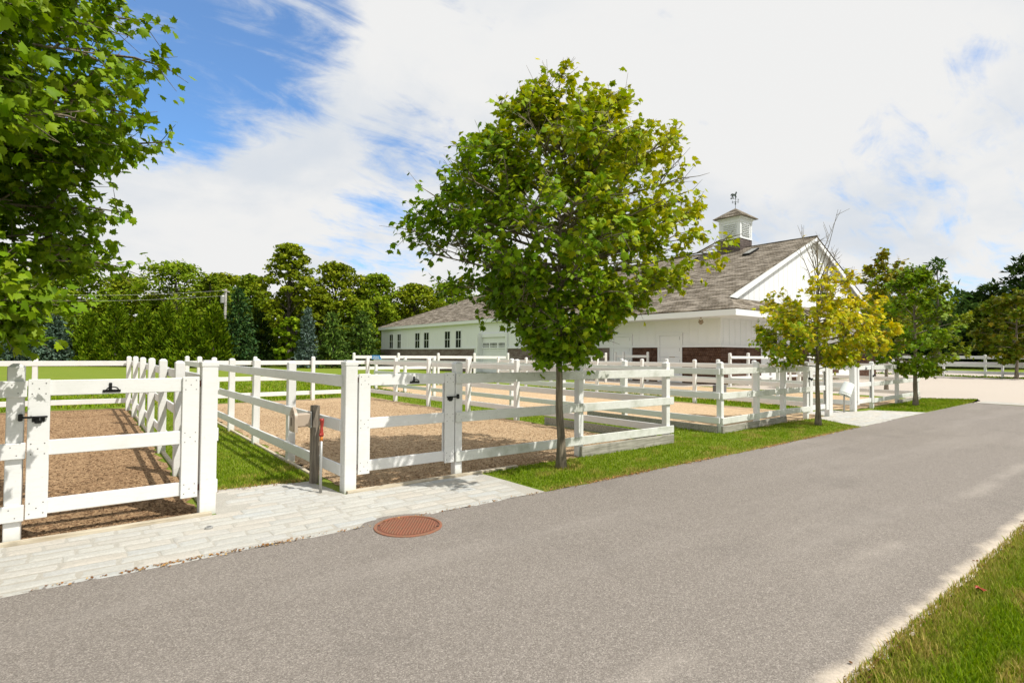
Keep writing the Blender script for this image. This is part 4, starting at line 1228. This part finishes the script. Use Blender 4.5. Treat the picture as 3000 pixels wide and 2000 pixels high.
OAK = np.array([(.19, .24, .012), (.225, .265, .014), (.155, .21, .012), (.26, .285, .018), (.14, .19, .012)])
DECID = np.array([(.155, .235, .014), (.19, .26, .015), (.13, .205, .012), (.225, .275, .018)])
ARB = np.array([(.125, .205, .008), (.165, .25, .010), (.09, .16, .008), (.21, .28, .012)])
PINE = np.array([(.040, .080, .018), (.055, .10, .020), (.032, .065, .016), (.075, .12, .022)])
SPRUCE = np.array([(.11, .17, .14), (.15, .215, .18), (.09, .14, .115), (.20, .26, .225)])

SPR = (np.array([(0, 0, 0), (.22, .45, .05), (0, 1.0, -.05), (-.22, .45, .05)], float), np.array([(0, 1, 2), (0, 2, 3)]))
def arborvitae(label, x, y, H, W, seed):
    rg = np.random.default_rng(seed)
    t = thing('arborvitae', label, 'tree', (x, y, 0), 'bright cone-shaped evergreens along the far lawn')
    n = 5600; W *= rg.uniform(1.02, 1.3); tint = rg.uniform(.72, 1.02)
    z = H * (1 - np.sqrt(rg.uniform(0, 1, n))) * .98 + .05
    a = rg.uniform(0, 2 * np.pi, n)
    lob = 1 + .22 * np.sin(4 * a + z * 2.3 + seed) + .18 * np.sin(7 * a - z * 3.1)
    r = W / 2 * (1 - z / H) ** 1.0 * lob * rg.uniform(.72, 1.05, n) + .04
    p = np.stack([x + r * np.cos(a), y + r * np.sin(a), z], 1)
    out = np.stack([np.cos(a), np.sin(a), np.zeros(n)], 1)
    d = out * .75 + np.array([0, 0, .75]) + rg.normal(0, .35, (n, 3))
    nn = out + rg.normal(0, .7, (n, 3)) + np.array([0, 0, .3])
    c = ARB[rg.integers(0, len(ARB), n)] * rg.uniform(.6, 1.3, (n, 1)) * tint
    V_, T_, C_ = place_leaves(p, d, nn, rg.uniform(.22, .62, n), SPR, c)
    tw = MB(); tw.tube([(x, y, 0), (x, y, H * .9)], [.13, .02], 7); tw.build('trunk', M['bark2'], t)
    np_mesh('crown', V_, T_, M['needle'], C_, t)

def conifer(label, x, y, H, W, seed, pal, group, name, droop=-.15, levels=16, per=9, tuft=9, size=.42, airy=0.0, bot=.06, power=.8):
    rg = np.random.default_rng(seed); r_ = random.Random(seed)
    t = thing(name, label, 'tree', (x, y, 0), group)
    tw = MB(); tw.tube([(x, y, 0), (x + r_.uniform(-.2, .2), y, H * .5), (x, y, H * .97)], [.016 * H, .011 * H, .02], 8)
    P_ = []; D_ = []
    wood = MB()
    for l in range(levels):
        f = (l + .5) / levels; z = H * (bot + (1 - bot) * f)
        L = W / 2 * ((1 - f) ** power) * (1 if airy == 0 else r_.uniform(.45, 1.1)) + .15
        nb = max(4, int(per * (1 - .4 * f)))
        a0 = r_.uniform(0, 6.28)
        for b in range(nb):
            if airy and r_.random() < airy: continue
            a = a0 + 6.283 * b / nb + r_.uniform(-.25, .25); Lb = L * r_.uniform(.7, 1.12)
            zb = z + r_.uniform(-.3, .3) * H / levels
            u = np.array([math.cos(a), math.sin(a), droop + (.5 * f)])
            e_ = np.array([x, y, zb]) + u * Lb
            if b % 2 == 0 or airy: wood.tube([(x, y, zb), tuple(e_)], [.035, .012], 4, False)
            k = max(3, int(tuft * (Lb / (W / 2)) + 2))
            for m in range(k):
                s_ = (m + r_.random()) / k
                s_ = .2 + .8 * s_ if not airy else .45 + .55 * s_
                q = np.array([x, y, zb]) + u * Lb * s_
                for w in range(5):
                    o = rg.normal(0, 1, 3) * np.array([.20, .20, .09]) * (W / 5)
                    P_.append(q + o); dd_ = u * .6 + rg.normal(0, .55, 3); dd_[2] += .12; D_.append(dd_)
    P_ = np.array(P_); D_ = np.array(D_); n = len(P_)
    N_ = np.tile([0, 0, 1.0], (n, 1)) + rg.normal(0, .45, (n, 3))
    c = pal[rg.integers(0, len(pal), n)] * rg.uniform(.65, 1.35, (n, 1))
    V_, T_, C_ = place_leaves(P_, D_, N_, size * rg.uniform(.6, 1.3, n), SPR, c)
    tw.build('trunk', M['bark2'], t); wood.build('branches', M['bark2'], t)
    np_mesh('crown', V_, T_, M['needle'], C_, t)

WG = 'tall broadleaf trees behind the far lawn'
for i, (x, y, H, W, lab) in enumerate([
    (-7.7, 100.7, 12.9, 14.2, 'broad olive tree half hidden by the overhanging left maple'),
    (-1.9, 93.7, 13.2, 10.6, 'olive tree just right of the overhanging left maple, behind blue spruces'),
    (4.0, 96.7, 12.6, 9.9, 'rounded olive tree behind the leftmost bright evergreen cones'),
    (9.7, 90.9, 14.6, 12.3, 'highest rounded light green tree left of the utility pole'),
    (15.7, 91.3, 13.6, 8.8, 'olive tree right behind the utility pole'),
    (18.6, 86.6, 13.0, 7.0, 'olive tree showing left of the tall open oak'),
    (25.2, 70.0, 13.4, 8.9, 'wide-crowned tree just right of the tall open oak'),
    (30.3, 68.6, 12.3, 8.3, 'olive tree above the left end of the barn roof'),
    (35.8, 68.2, 11.4, 8.1, 'lower olive tree behind the barn roof, left of the central maple'),
    (41.8, 68.5, 12.0, 9.6, 'tree behind the barn roof seen beside the crown of the central maple'),
    ]):
    woodland(lab, x, y, H, W, 100 + i, DECID if i % 2 else OAK, WG, low=.05)
woodland('tallest open-crowned oak standing alone above the far tree line', 19.0, 68.5, 14.9, 8.0, 140, OAK, WG, nb=52, per=130, open_=.9, low=.30, name='oak_tree')
woodland('small yellow-green tree at the foot of the tall open oak', 17.9, 63.2, 5.6, 4.0, 141, ARB * 1.05, WG, nb=22, per=90, low=.10)
woodland('hazy broadleaf tree beyond the far right pines', 125, 41.6, 14.5, 15.0, 142, DECID * .6, WG, low=.05)
for i, (x, y, H, W, lab) in enumerate([
    (15.0, 72.5, 8.0, 4.5, 'low bushy tree filling the gap right of the dark pine'), (22.6, 67.5, 8.8, 5.0, 'mid-height bushy tree just right of the slim blue spruce'),
    (27.0, 66.0, 8.2, 5.0, 'mid-height bushy tree nearest the left end of the barn'), (21.0, 73.5, 10.8, 5.5, 'half-hidden tree between the open oak and the wide-crowned tree'),
    (12.4, 80.0, 11.6, 6.0, 'half-hidden tree directly behind the utility pole top')]):
    woodland(lab, x, y, H, W, 160 + i, (OAK if i % 2 else DECID) * (.8 + .12 * (i % 3)), WG, nb=40, per=130, low=.03)
for i, (x, y, H, W, lab) in enumerate([
    (0.0, 78.4, 6.5, 3.3, 'bright evergreen cone nearest the blue spruces'), (2.3, 76.0, 8.0, 3.6, 'bright evergreen cone, second from the blue spruces'),
    (4.8, 72.8, 7.0, 3.8, 'bright evergreen cone behind the back corner post of the brown yard'), (6.6, 70.7, 7.4, 3.4, 'bright evergreen cone in the middle of the hedge row'),
    (8.6, 68.6, 6.6, 3.9, 'bright evergreen cone next to last before the dark pine'), (10.6, 66.5, 7.3, 3.7, 'bright evergreen cone touching the dark pine')]):
    arborvitae(lab, x, y, H, W, 200 + i)
SG = 'dark pines behind the far lawn'
conifer('dark green pine right of the bright evergreen cones', 13.1, 66.9, 8.8, 4.6, 300, PINE * 1.15 + np.array([0, .012, .012]), SG, 'pine_tree', levels=17)
conifer('dark pine in the gap below the tall open oak', 16.6, 71.4, 7.2, 4.6, 301, PINE, SG, 'pine_tree')
conifer('yellowish pine between the blue spruce and the barn', 21.5, 60.5, 6.0, 4.8, 302, PINE * 1.7 + np.array([.02, .02, 0]), SG, 'pine_tree', levels=13)
conifer('yellowish pine touching the left end of the barn', 25.0, 60.6, 6.4, 4.8, 303, PINE * 1.6 + np.array([.02, .02, 0]), SG, 'pine_tree', levels=13)
BG = 'blue spruces on the far lawn'
conifer('slim blue spruce right of the tall open oak', 18.9, 61.0, 6.5, 2.5, 310, SPRUCE, BG, 'blue_spruce', droop=-.3, levels=20, size=.32)
conifer('broad blue spruce under the overhanging left maple', -3.0, 78.2, 5.6, 4.4, 311, SPRUCE * np.array([.75, .8, .68]), BG, 'blue_spruce', droop=-.3, levels=18, size=.4)
conifer('blue spruce leftmost on the lawn, behind the left gate', -6.2, 84.0, 6.0, 4.2, 312, SPRUCE * np.array([.6, .65, .52]), BG, 'blue_spruce', droop=-.3, levels=18, size=.4)
RG_ = 'dark pines beyond the far right fence'
conifer('airy open pine with bare gaps behind the small green maple', 95.9, 23.8, 15.0, 9.5, 320, PINE * 1.3, RG_, 'pine_tree', droop=.05, levels=13, per=7, tuft=8, size=.8, airy=.45, bot=.3, power=.4)
for i, (x, y, H, W, lab) in enumerate([(107.2, 27.8, 11.0, 9.5, 'dark pine behind the airy pine'), (112, 33.0, 11.6, 9.5, 'dark pine left of the airy pine'), (114.5, 24.6, 11.8, 9.5, 'dark pine right of the airy pine'),
    (115.2, 21.5, 13.2, 9.5, 'dark pine in the dip before the tall right pine'), (113.2, 17.2, 17.0, 9.5, 'tallest dark pine at the right edge'), (117.2, 13.0, 16.5, 11.0, 'dark pine cut by the right edge')]):
    conifer(lab, x, y, H, W, 330 + i, PINE * .9, RG_, 'pine_tree', droop=.0, levels=15, per=9, tuft=9, size=.95, power=.5)
woodland('dark olive tree low among the right-hand pines', 104, 18.5, 10.5, 8.5, 350, DECID * .45, WG, low=.05)

# distant wood that closes the gaps, coloured darker for shade between the trunks
rg = np.random.default_rng(5)
parts = []
for (xa, ya, xb, yb, n, h) in ((-40, 128, 60, 82, 60, 10.5), (60, 84, 130, 60, 34, 8.0), (122, 50, 128, -10, 44, 8.5)):
    for i in range(n):
        f = (i + rg.uniform(0, 1)) / n
        for k in range(4):
            c = np.array([xa + (xb - xa) * f + rg.normal(0, 1.5), ya + (yb - ya) * f + rg.normal(0, 1.5), h * (.12 + .25 * k) * rg.uniform(.8, 1.1)])
            parts.append(clumps(c, (2.6, 2.6, 1.9), 130, rg, .7, (DECID * .8 if xa < 50 else PINE), upper=1.0))
v_, t_, c_ = merge(parts)
o = np_mesh('distant_woods', v_, t_, M['leaf_far'], c_)
tag(o, 'dark unbroken wood filling the gaps behind the far trees', 'woods', None, 'stuff')

# ------------------------------------------------------------------ grass blades
def blades(label, poly, dens, seed, hgt=(.025, .06), wid=.0035, edge=None, dry=.35, near=None, name='grass'):
    rg = np.random.default_rng(seed)
    xs = np.array([p[0] for p in poly]); ys = np.array([p[1] for p in poly])
    area = abs(np.sum(xs * np.roll(ys, -1) - ys * np.roll(xs, -1))) / 2
    box = (xs.max() - xs.min()) * (ys.max() - ys.min())
    n = int(dens * box)
    p = np.stack([rg.uniform(xs.min(), xs.max(), n), rg.uniform(ys.min(), ys.max(), n)], 1)
    ins = np.zeros(n, bool); m = len(poly)
    for i in range(m):
        x1, y1 = poly[i]; x2, y2 = poly[(i + 1) % m]
        c = (y1 > p[:, 1]) != (y2 > p[:, 1])
        with np.errstate(divide='ignore', invalid='ignore'):
            xx = (x2 - x1) * (p[:, 1] - y1) / (y2 - y1 if y2 != y1 else 1e-9) + x1
        ins ^= c & (p[:, 0] < xx)
    p = p[ins]; n = len(p)
    if near is not None:
        d = np.linalg.norm(p, axis=1); keep = rg.uniform(0, 1, n) < np.clip(near(d), 0, 1); p = p[keep]; n = len(p)
    def nz(q, s, ph): return np.sin(q[:, 0] * s + ph + 1.7 * np.sin(q[:, 1] * s * .8 + ph * 2)) * np.sin(q[:, 1] * s * 1.3 + ph * .7 + 1.3 * np.sin(q[:, 0] * s * .6))
    patch = .5 + .25 * nz(p, 2.3, 1.0 + seed) + .25 * nz(p, 6.1, 2.0 + seed)
    h = rg.uniform(*hgt, n) * (.8 + .5 * patch); w = wid * rg.uniform(.7, 1.5, n)
    a = rg.uniform(0, 2 * np.pi, n); lean = rg.uniform(.1, .85, n) * h
    la = a + rg.normal(0, .8, n)
    dx = np.stack([np.cos(a), np.sin(a)], 1) * w[:, None]; lx = np.stack([np.cos(la + 1.57), np.sin(la + 1.57)], 1) * lean[:, None]
    V_ = np.zeros((n, 5, 3)); 
    V_[:, 0, :2] = p - dx; V_[:, 1, :2] = p + dx
    V_[:, 2, :2] = p - dx * .75 + lx * .35; V_[:, 3, :2] = p + dx * .75 + lx * .35; V_[:, 2:4, 2] = (h * .6)[:, None]
    V_[:, 4, :2] = p + lx; V_[:, 4, 2] = h
    T_ = (np.array([(0, 1, 3), (0, 3, 2), (2, 3, 4)])[None] + (np.arange(n) * 5)[:, None, None]).reshape(-1, 3)
    g = np.array([(.15, .245, .008), (.185, .28, .010), (.225, .30, .013), (.12, .21, .008)]); y_ = np.array([(.40, .32, .09), (.47, .36, .12), (.30, .29, .05)])
    wgt = np.clip((patch - .55) * 2.2 * dry / .35 + rg.normal(0, .18, n), 0, .9)
    if edge is not None: wgt = np.maximum(wgt, np.clip(edge(p) + rg.normal(0, .12, n), 0, 1))
    wgt = wgt * (rg.uniform(0, 1, n) < .85)
    c = g[rg.integers(0, 4, n)] * (1 - wgt[:, None]) + y_[rg.integers(0, 3, n)] * wgt[:, None]
    c *= rg.uniform(.75, 1.25, (n, 1))
    o = np_mesh(name, V_.reshape(-1, 3), T_, M['grass'], np.repeat(c, 5, 0))
    tag(o, label, 'grass', None, 'stuff')
    return n

ex = lambda p: np.interp(p[:, 0], [q[0] for q in EDGE], [q[1] for q in EDGE])
tot = 0
tot += blades('short grass of the near right verge, tan along the sandy edge', [(1.0, 1.14), (1.0, -.9), (9, -1.2), (26, -3), (26, 1.12), (9, 1.13)], 9500, 1, (.022, .055), .003, lambda p: (1.02 - (1.13 - p[:, 1]) / .30), .95, lambda d: np.where(d < 4.2, 1.0, (4.2 / d) ** 1.7))
tot += blades('green verge grass under the central maple and along the fence front', [(4.33, 4.84), (4.27, 6.12), (5.2, 6.16), (6.1, 6.14), (8.62, 6.14), (8.75, 6.6), (10.45, 6.6), (10.5, 6.32), (13.6, 6.5), (15.2, 6.42), (14.2, 5.0), (9, 4.87)], 3600, 2, (.018, .042), .0035, lambda p: np.clip(1.0 - (p[:, 1] - ex(p)) / .26, 0, 1), .6, lambda d: (7.2 / np.maximum(d, 7.2)) ** 1.4)
tot += blades('grass lane between the brown yard and tan yard', [(1.02, 7.25), (2.2, 7.05), (2.33, 7.2), (2.33, 19.4), (1.0, 19.2)], 3200, 3, (.018, .04), .0035, lambda p: np.clip(1.0 - (p[:, 1] - 7.1) / .35, 0, .95), .3, lambda d: (7.5 / np.maximum(d, 7.5)) ** 1.5)
tot += blades('grass lane between the tan yard and middle sand yard', [(8.5, 6.6), (10.5, 6.6), (10.5, 24), (8.4, 24)], 1100, 4, (.025, .055), .005, None, .2, lambda d: (10 / np.maximum(d, 10)) ** 1.4)
tot += blades('grass lane behind the upturned bucket', [(16.65, 8.2), (18.2, 8.2), (18.2, 21), (16.65, 21)], 320, 5, (.04, .09), .010, None, .2)
tot += blades('green grass wedge under the last maple', [(19.7, 5.22), (19.1, 6.45), (22.4, 6.72), (25.3, 6.86), (25.72, 7.32), (27.5, 5.58), (25.3, 5.31)], 750, 6, (.03, .07), .008, lambda p: np.clip(.9 - (p[:, 1] - ex(p)) / .1, 0, 1), .25)
tot += blades('lawn behind the yards, seen between the back fence rails', [(-12, 19.6), (10.3, 19.7), (12, 34), (-14, 40)], 130, 7, (.05, .10), .018, None, .35, lambda d: (20 / np.maximum(d, 20)) ** 1.6)
tot += blades('grass strip at the foot of the far drive fence', [(53.4, -2), (57.9, 10), (61.7, 20.7), (62.6, 20.6), (58.9, 9.8), (54.4, -2.2)], 60, 8, (.08, .2), .04, None, .3)

# loose wood chips on the two nearest yards
def chips(label, poly, n, seed, pal):
    rg = np.random.default_rng(seed)
    xs = [q[0] for q in poly]; ys = [q[1] for q in poly]
    p = np.stack([rg.uniform(min(xs), max(xs), n), min(ys) + (max(ys) - min(ys)) * rg.uniform(0, 1, n) ** 1.8], 1)
    a = rg.uniform(0, np.pi, n); L = rg.uniform(.005, .020, n); w = rg.uniform(.0012, .0035, n)
    d = np.stack([np.cos(a), np.sin(a)], 1); s_ = np.stack([-np.sin(a), np.cos(a)], 1)
    V_ = np.zeros((n, 5, 3)); z = .007
    for k, (sa, sb) in enumerate(((-1, -1), (1, -1), (1, 1), (-1, 1))):
        V_[:, k, :2] = p + d * (L * sa)[:, None] + s_ * (w * sb)[:, None]; V_[:, k, 2] = z + rg.uniform(-.002, .006, n)
    V_[:, 4, :2] = p; V_[:, 4, 2] = z + rg.uniform(.003, .010, n)
    T_ = (np.array([(0, 1, 4), (1, 2, 4), (2, 3, 4), (3, 0, 4)])[None] + (np.arange(n) * 5)[:, None, None]).reshape(-1, 3)
    c = pal[rg.integers(0, len(pal), n)] * rg.uniform(.6, 1.3, (n, 1))
    m = M.get('chip')
    o = np_mesh('wood_chips', V_.reshape(-1, 3), T_, M['leaf_far'], np.repeat(c, 5, 0))
    tag(o, label, 'wood chips', None, 'stuff')
chips('loose brown wood chips over the left yard', [(-2.5, 6.2), (.88, 19)], 26000, 61, np.array([(.28, .175, .10), (.20, .12, .068), (.40, .28, .17), (.13, .08, .045)]))
chips('loose tan wood chips over the yard behind the hydrant gate', [(2.45, 6.2), (8.3, 18)], 30000, 62, np.array([(.46, .32, .19), (.34, .22, .12), (.56, .42, .27), (.22, .135, .075)]))

def litter(label, pts, n, seed, spread, pal):
    rg = np.random.default_rng(seed)
    pts = np.array(pts, float); seg = np.linalg.norm(np.diff(pts, axis=0), axis=1); cum = np.concatenate([[0], np.cumsum(seg)])
    t = rg.uniform(0, cum[-1], n)
    # gather in drifts
    t = t[rg.uniform(0, 1, n) < .25 + .75 * (np.sin(t * 2.1 + seed) * np.sin(t * .83 + 1) > .15)]; n = len(t)
    p = np.stack([np.interp(t, cum, pts[:, 0]), np.interp(t, cum, pts[:, 1])], 1) + rg.normal(0, spread, (n, 2))
    d = rg.normal(0, 1, (n, 3)); d[:, 2] *= .15
    nn = np.tile([0, 0, 1.], (n, 1)) + rg.normal(0, .35, (n, 3))
    pos = np.stack([p[:, 0], p[:, 1], np.full(n, .018)], 1)
    c = pal[rg.integers(0, len(pal), n)] * rg.uniform(.6, 1.3, (n, 1))
    V_, T_, C_ = place_leaves(pos, d, nn, rg.uniform(.006, .022, n), CL, c)
    o = np_mesh('leaf_litter', V_, T_, M['leaf_far'], C_); tag(o, label, 'leaf litter', None, 'stuff')
BRN = np.array([(.40, .22, .08), (.30, .15, .06), (.48, .33, .15), (.20, .10, .05)])
litter('brown leaf litter along the edge between cobbles and asphalt', [(-3, 4.94), (0, 4.90), (4.3, 4.85)], 1500, 3, .02, BRN)
litter('dry straw litter where the grass lane meets the cobbles', [(1.05, 7.2), (2.2, 7.03)], 1100, 4, .05, BRN)
litter('dry litter along the asphalt edge of the maple verge', [(4.3, 4.84), (9, 4.86), (14, 4.98)], 3200, 5, .03, BRN * 1.15)
litter('scattered dark litter on the sandy right edge of the asphalt', [(2.0, 1.1), (6, 1.09), (12, 1.08)], 1200, 6, .035, BRN * .6)
# fallen leaves
def fallen(label, x, y, s_, ang, mat):
    v, t = leaf_shape(True)
    v = v * s_; c, sn = math.cos(ang), math.sin(ang)
    vv = [(x + a * c - b * sn, y + a * sn + b * c, .045 + z * .5 + .01 * math.sin(a * 90)) for a, b, z in v]
    vv += [(a, b, z - .0015) for a, b, z in vv]
    n = len(v)
    fs = [tuple(k) for k in t] + [tuple(n + i for i in k[::-1]) for k in t]
    mb = MB(); mb.add(vv, fs)
    o = mb.build('fallen_leaf', mat, None)
    return tag(o, label, 'leaf')
fallen('single red fallen maple leaf lying on the near right grass', 4.88, 1.0, .055, 2.2, M['redleaf'])

# ------------------------------------------------------------------ world, sun, camera
SUN = Vector((0.31, -0.65, 1.0)).normalized()
el = math.asin(SUN.z); az = math.atan2(SUN.x, SUN.y)
w = bpy.data.worlds.new('World'); S.world = w; w.use_nodes = True
nt = NT(w.node_tree)
bg = w.node_tree.nodes['Background']
sky = nt.node('ShaderNodeTexSky', sky_type='NISHITA')
sky.sun_disc = False; sky.sun_elevation = el; sky.sun_rotation = az
sky.air_density = 1.0; sky.dust_density = 0.0; sky.ozone_density = 5.0
SKYS = 0.12
dirv = nt.node('ShaderNodeTexCoord').outputs['Generated']
sx = nt.node('ShaderNodeSeparateXYZ'); nt.set(sx.inputs[0], dirv)
den = nt.math('ADD', nt.math('MAXIMUM', sx.outputs[2], 0.0), 0.36)
cv = nt.node('ShaderNodeCombineXYZ')
nt.set(cv.inputs[0], nt.math('DIVIDE', sx.outputs[0], den)); nt.set(cv.inputs[1], nt.math('DIVIDE', sx.outputs[1], den))
cv = cv.outputs[0]
n1_ = nt.noise(nt.mapping(dirv, (1, 1, 2.2)), 4.5, 10, 0.60, 0.3)
n2_ = nt.noise(nt.mapping(cv, (1.0, 2.6, 1), (0, 0, R(62))), 4.2, 9, 0.64, 0.7)
def blob(d, c0, c1):
    v = nt.node('ShaderNodeVectorMath', operation='DOT_PRODUCT'); nt.set(v.inputs[0], dirv)
    d = Vector(d).normalized(); v.inputs[1].default_value = d
    return nt.smooth(v.outputs['Value'], math.cos(R(c0)), math.cos(R(c1)))
hole = nt.math('MAXIMUM', blob((.04, .895, .45), 15, 6), blob((.16, .86, .485), 13, 5))
hole = nt.math('MAXIMUM', hole, nt.math('MULTIPLY', blob((-.1, .87, .50), 18, 8), 1.0))
thin = nt.math('MULTIPLY', blob((.42, .83, .36), 9, 2), .50)
thin = nt.math('MAXIMUM', thin, nt.math('MULTIPLY', blob((.37, .905, .21), 10, 2), .52))
thin = nt.math('MAXIMUM', thin, nt.math('MULTIPLY', blob((.955, .15, .22), 15, 3), .46))
thin = nt.math('MAXIMUM', thin, nt.math('MULTIPLY', blob((.80, .55, .25), 11, 2), .40))
hole = nt.math('MAXIMUM', hole, thin)
nn_ = nt.math('ADD', nt.math('MULTIPLY', n1_, .50), nt.math('MULTIPLY', n2_, .50))
nn_ = nt.math('ADD', nt.math('MULTIPLY', nt.math('SUBTRACT', nn_, .5), 1.75), .5)
cov = nt.math('SUBTRACT', nt.math('ADD', nn_, 0.37), nt.math('MULTIPLY', hole, 0.56))
cloud = nt.smooth(cov, 0.28, 0.70)
shade = nt.noise(nt.mapping(cv, (1, 1, 1), (0, 0, 0), (3, 1, 0)), 1.7, 7, 0.55, 0.3)
ccol = nt.mix(nt.smooth(shade, 0.34, 0.56), (0.555, 0.59, 0.635), (0.69, 0.69, 0.685))
skyc = nt.mix(1.0, sky.outputs[0], (SKYS * .66, SKYS * 1.08, SKYS * 1.32), 'MULTIPLY')
skyc = nt.mix(0.10, skyc, (0.6, 0.65, 0.72))
fin = nt.mix(cloud, skyc, ccol)
nt.set(bg.inputs[0], fin); bg.inputs[1].default_value = 1.0

sl = bpy.data.lights.new('sun', 'SUN'); sl.energy = 3.9; sl.angle = R(0.53); sl.color = (1.0, 0.955, 0.88)
so = bpy.data.objects.new('sun', sl); COL.objects.link(so); so.location = (10, -20, 40)
so.rotation_euler = SUN.to_track_quat('Z', 'Y').to_euler()

yaw, pit, rol = R(37.9), R(1.405), R(0.415)
Fv = Vector((math.sin(yaw) * math.cos(pit), math.cos(yaw) * math.cos(pit), math.sin(pit)))
R0 = Vector((math.cos(yaw), -math.sin(yaw), 0)); U0 = R0.cross(Fv)
Rv = R0 * math.cos(rol) + U0 * math.sin(rol); Uv = U0 * math.cos(rol) - R0 * math.sin(rol)
cam = bpy.data.cameras.new('camera'); co = bpy.data.objects.new('camera', cam); COL.objects.link(co)
cam.sensor_width = 36; cam.lens = 36 * 1590 / 3000; cam.clip_end = 2000; cam.clip_start = 0.05
mw = Matrix(((Rv.x, Uv.x, -Fv.x, 0), (Rv.y, Uv.y, -Fv.y, 0), (Rv.z, Uv.z, -Fv.z, 1.62), (0, 0, 0, 1)))
co.matrix_world = mw
S.camera = co
S.view_settings.view_transform = 'Standard'; S.view_settings.look = 'None'
S.view_settings.exposure = 0.34; S.view_settings.gamma = 1.0
S.cycles.max_bounces = 6; S.cycles.diffuse_bounces = 3; S.cycles.transmission_bounces = 3; S.cycles.glossy_bounces = 2
S.cycles.use_denoising = True
print('leaves', n0, n1, n2, n3, 'blades', tot)
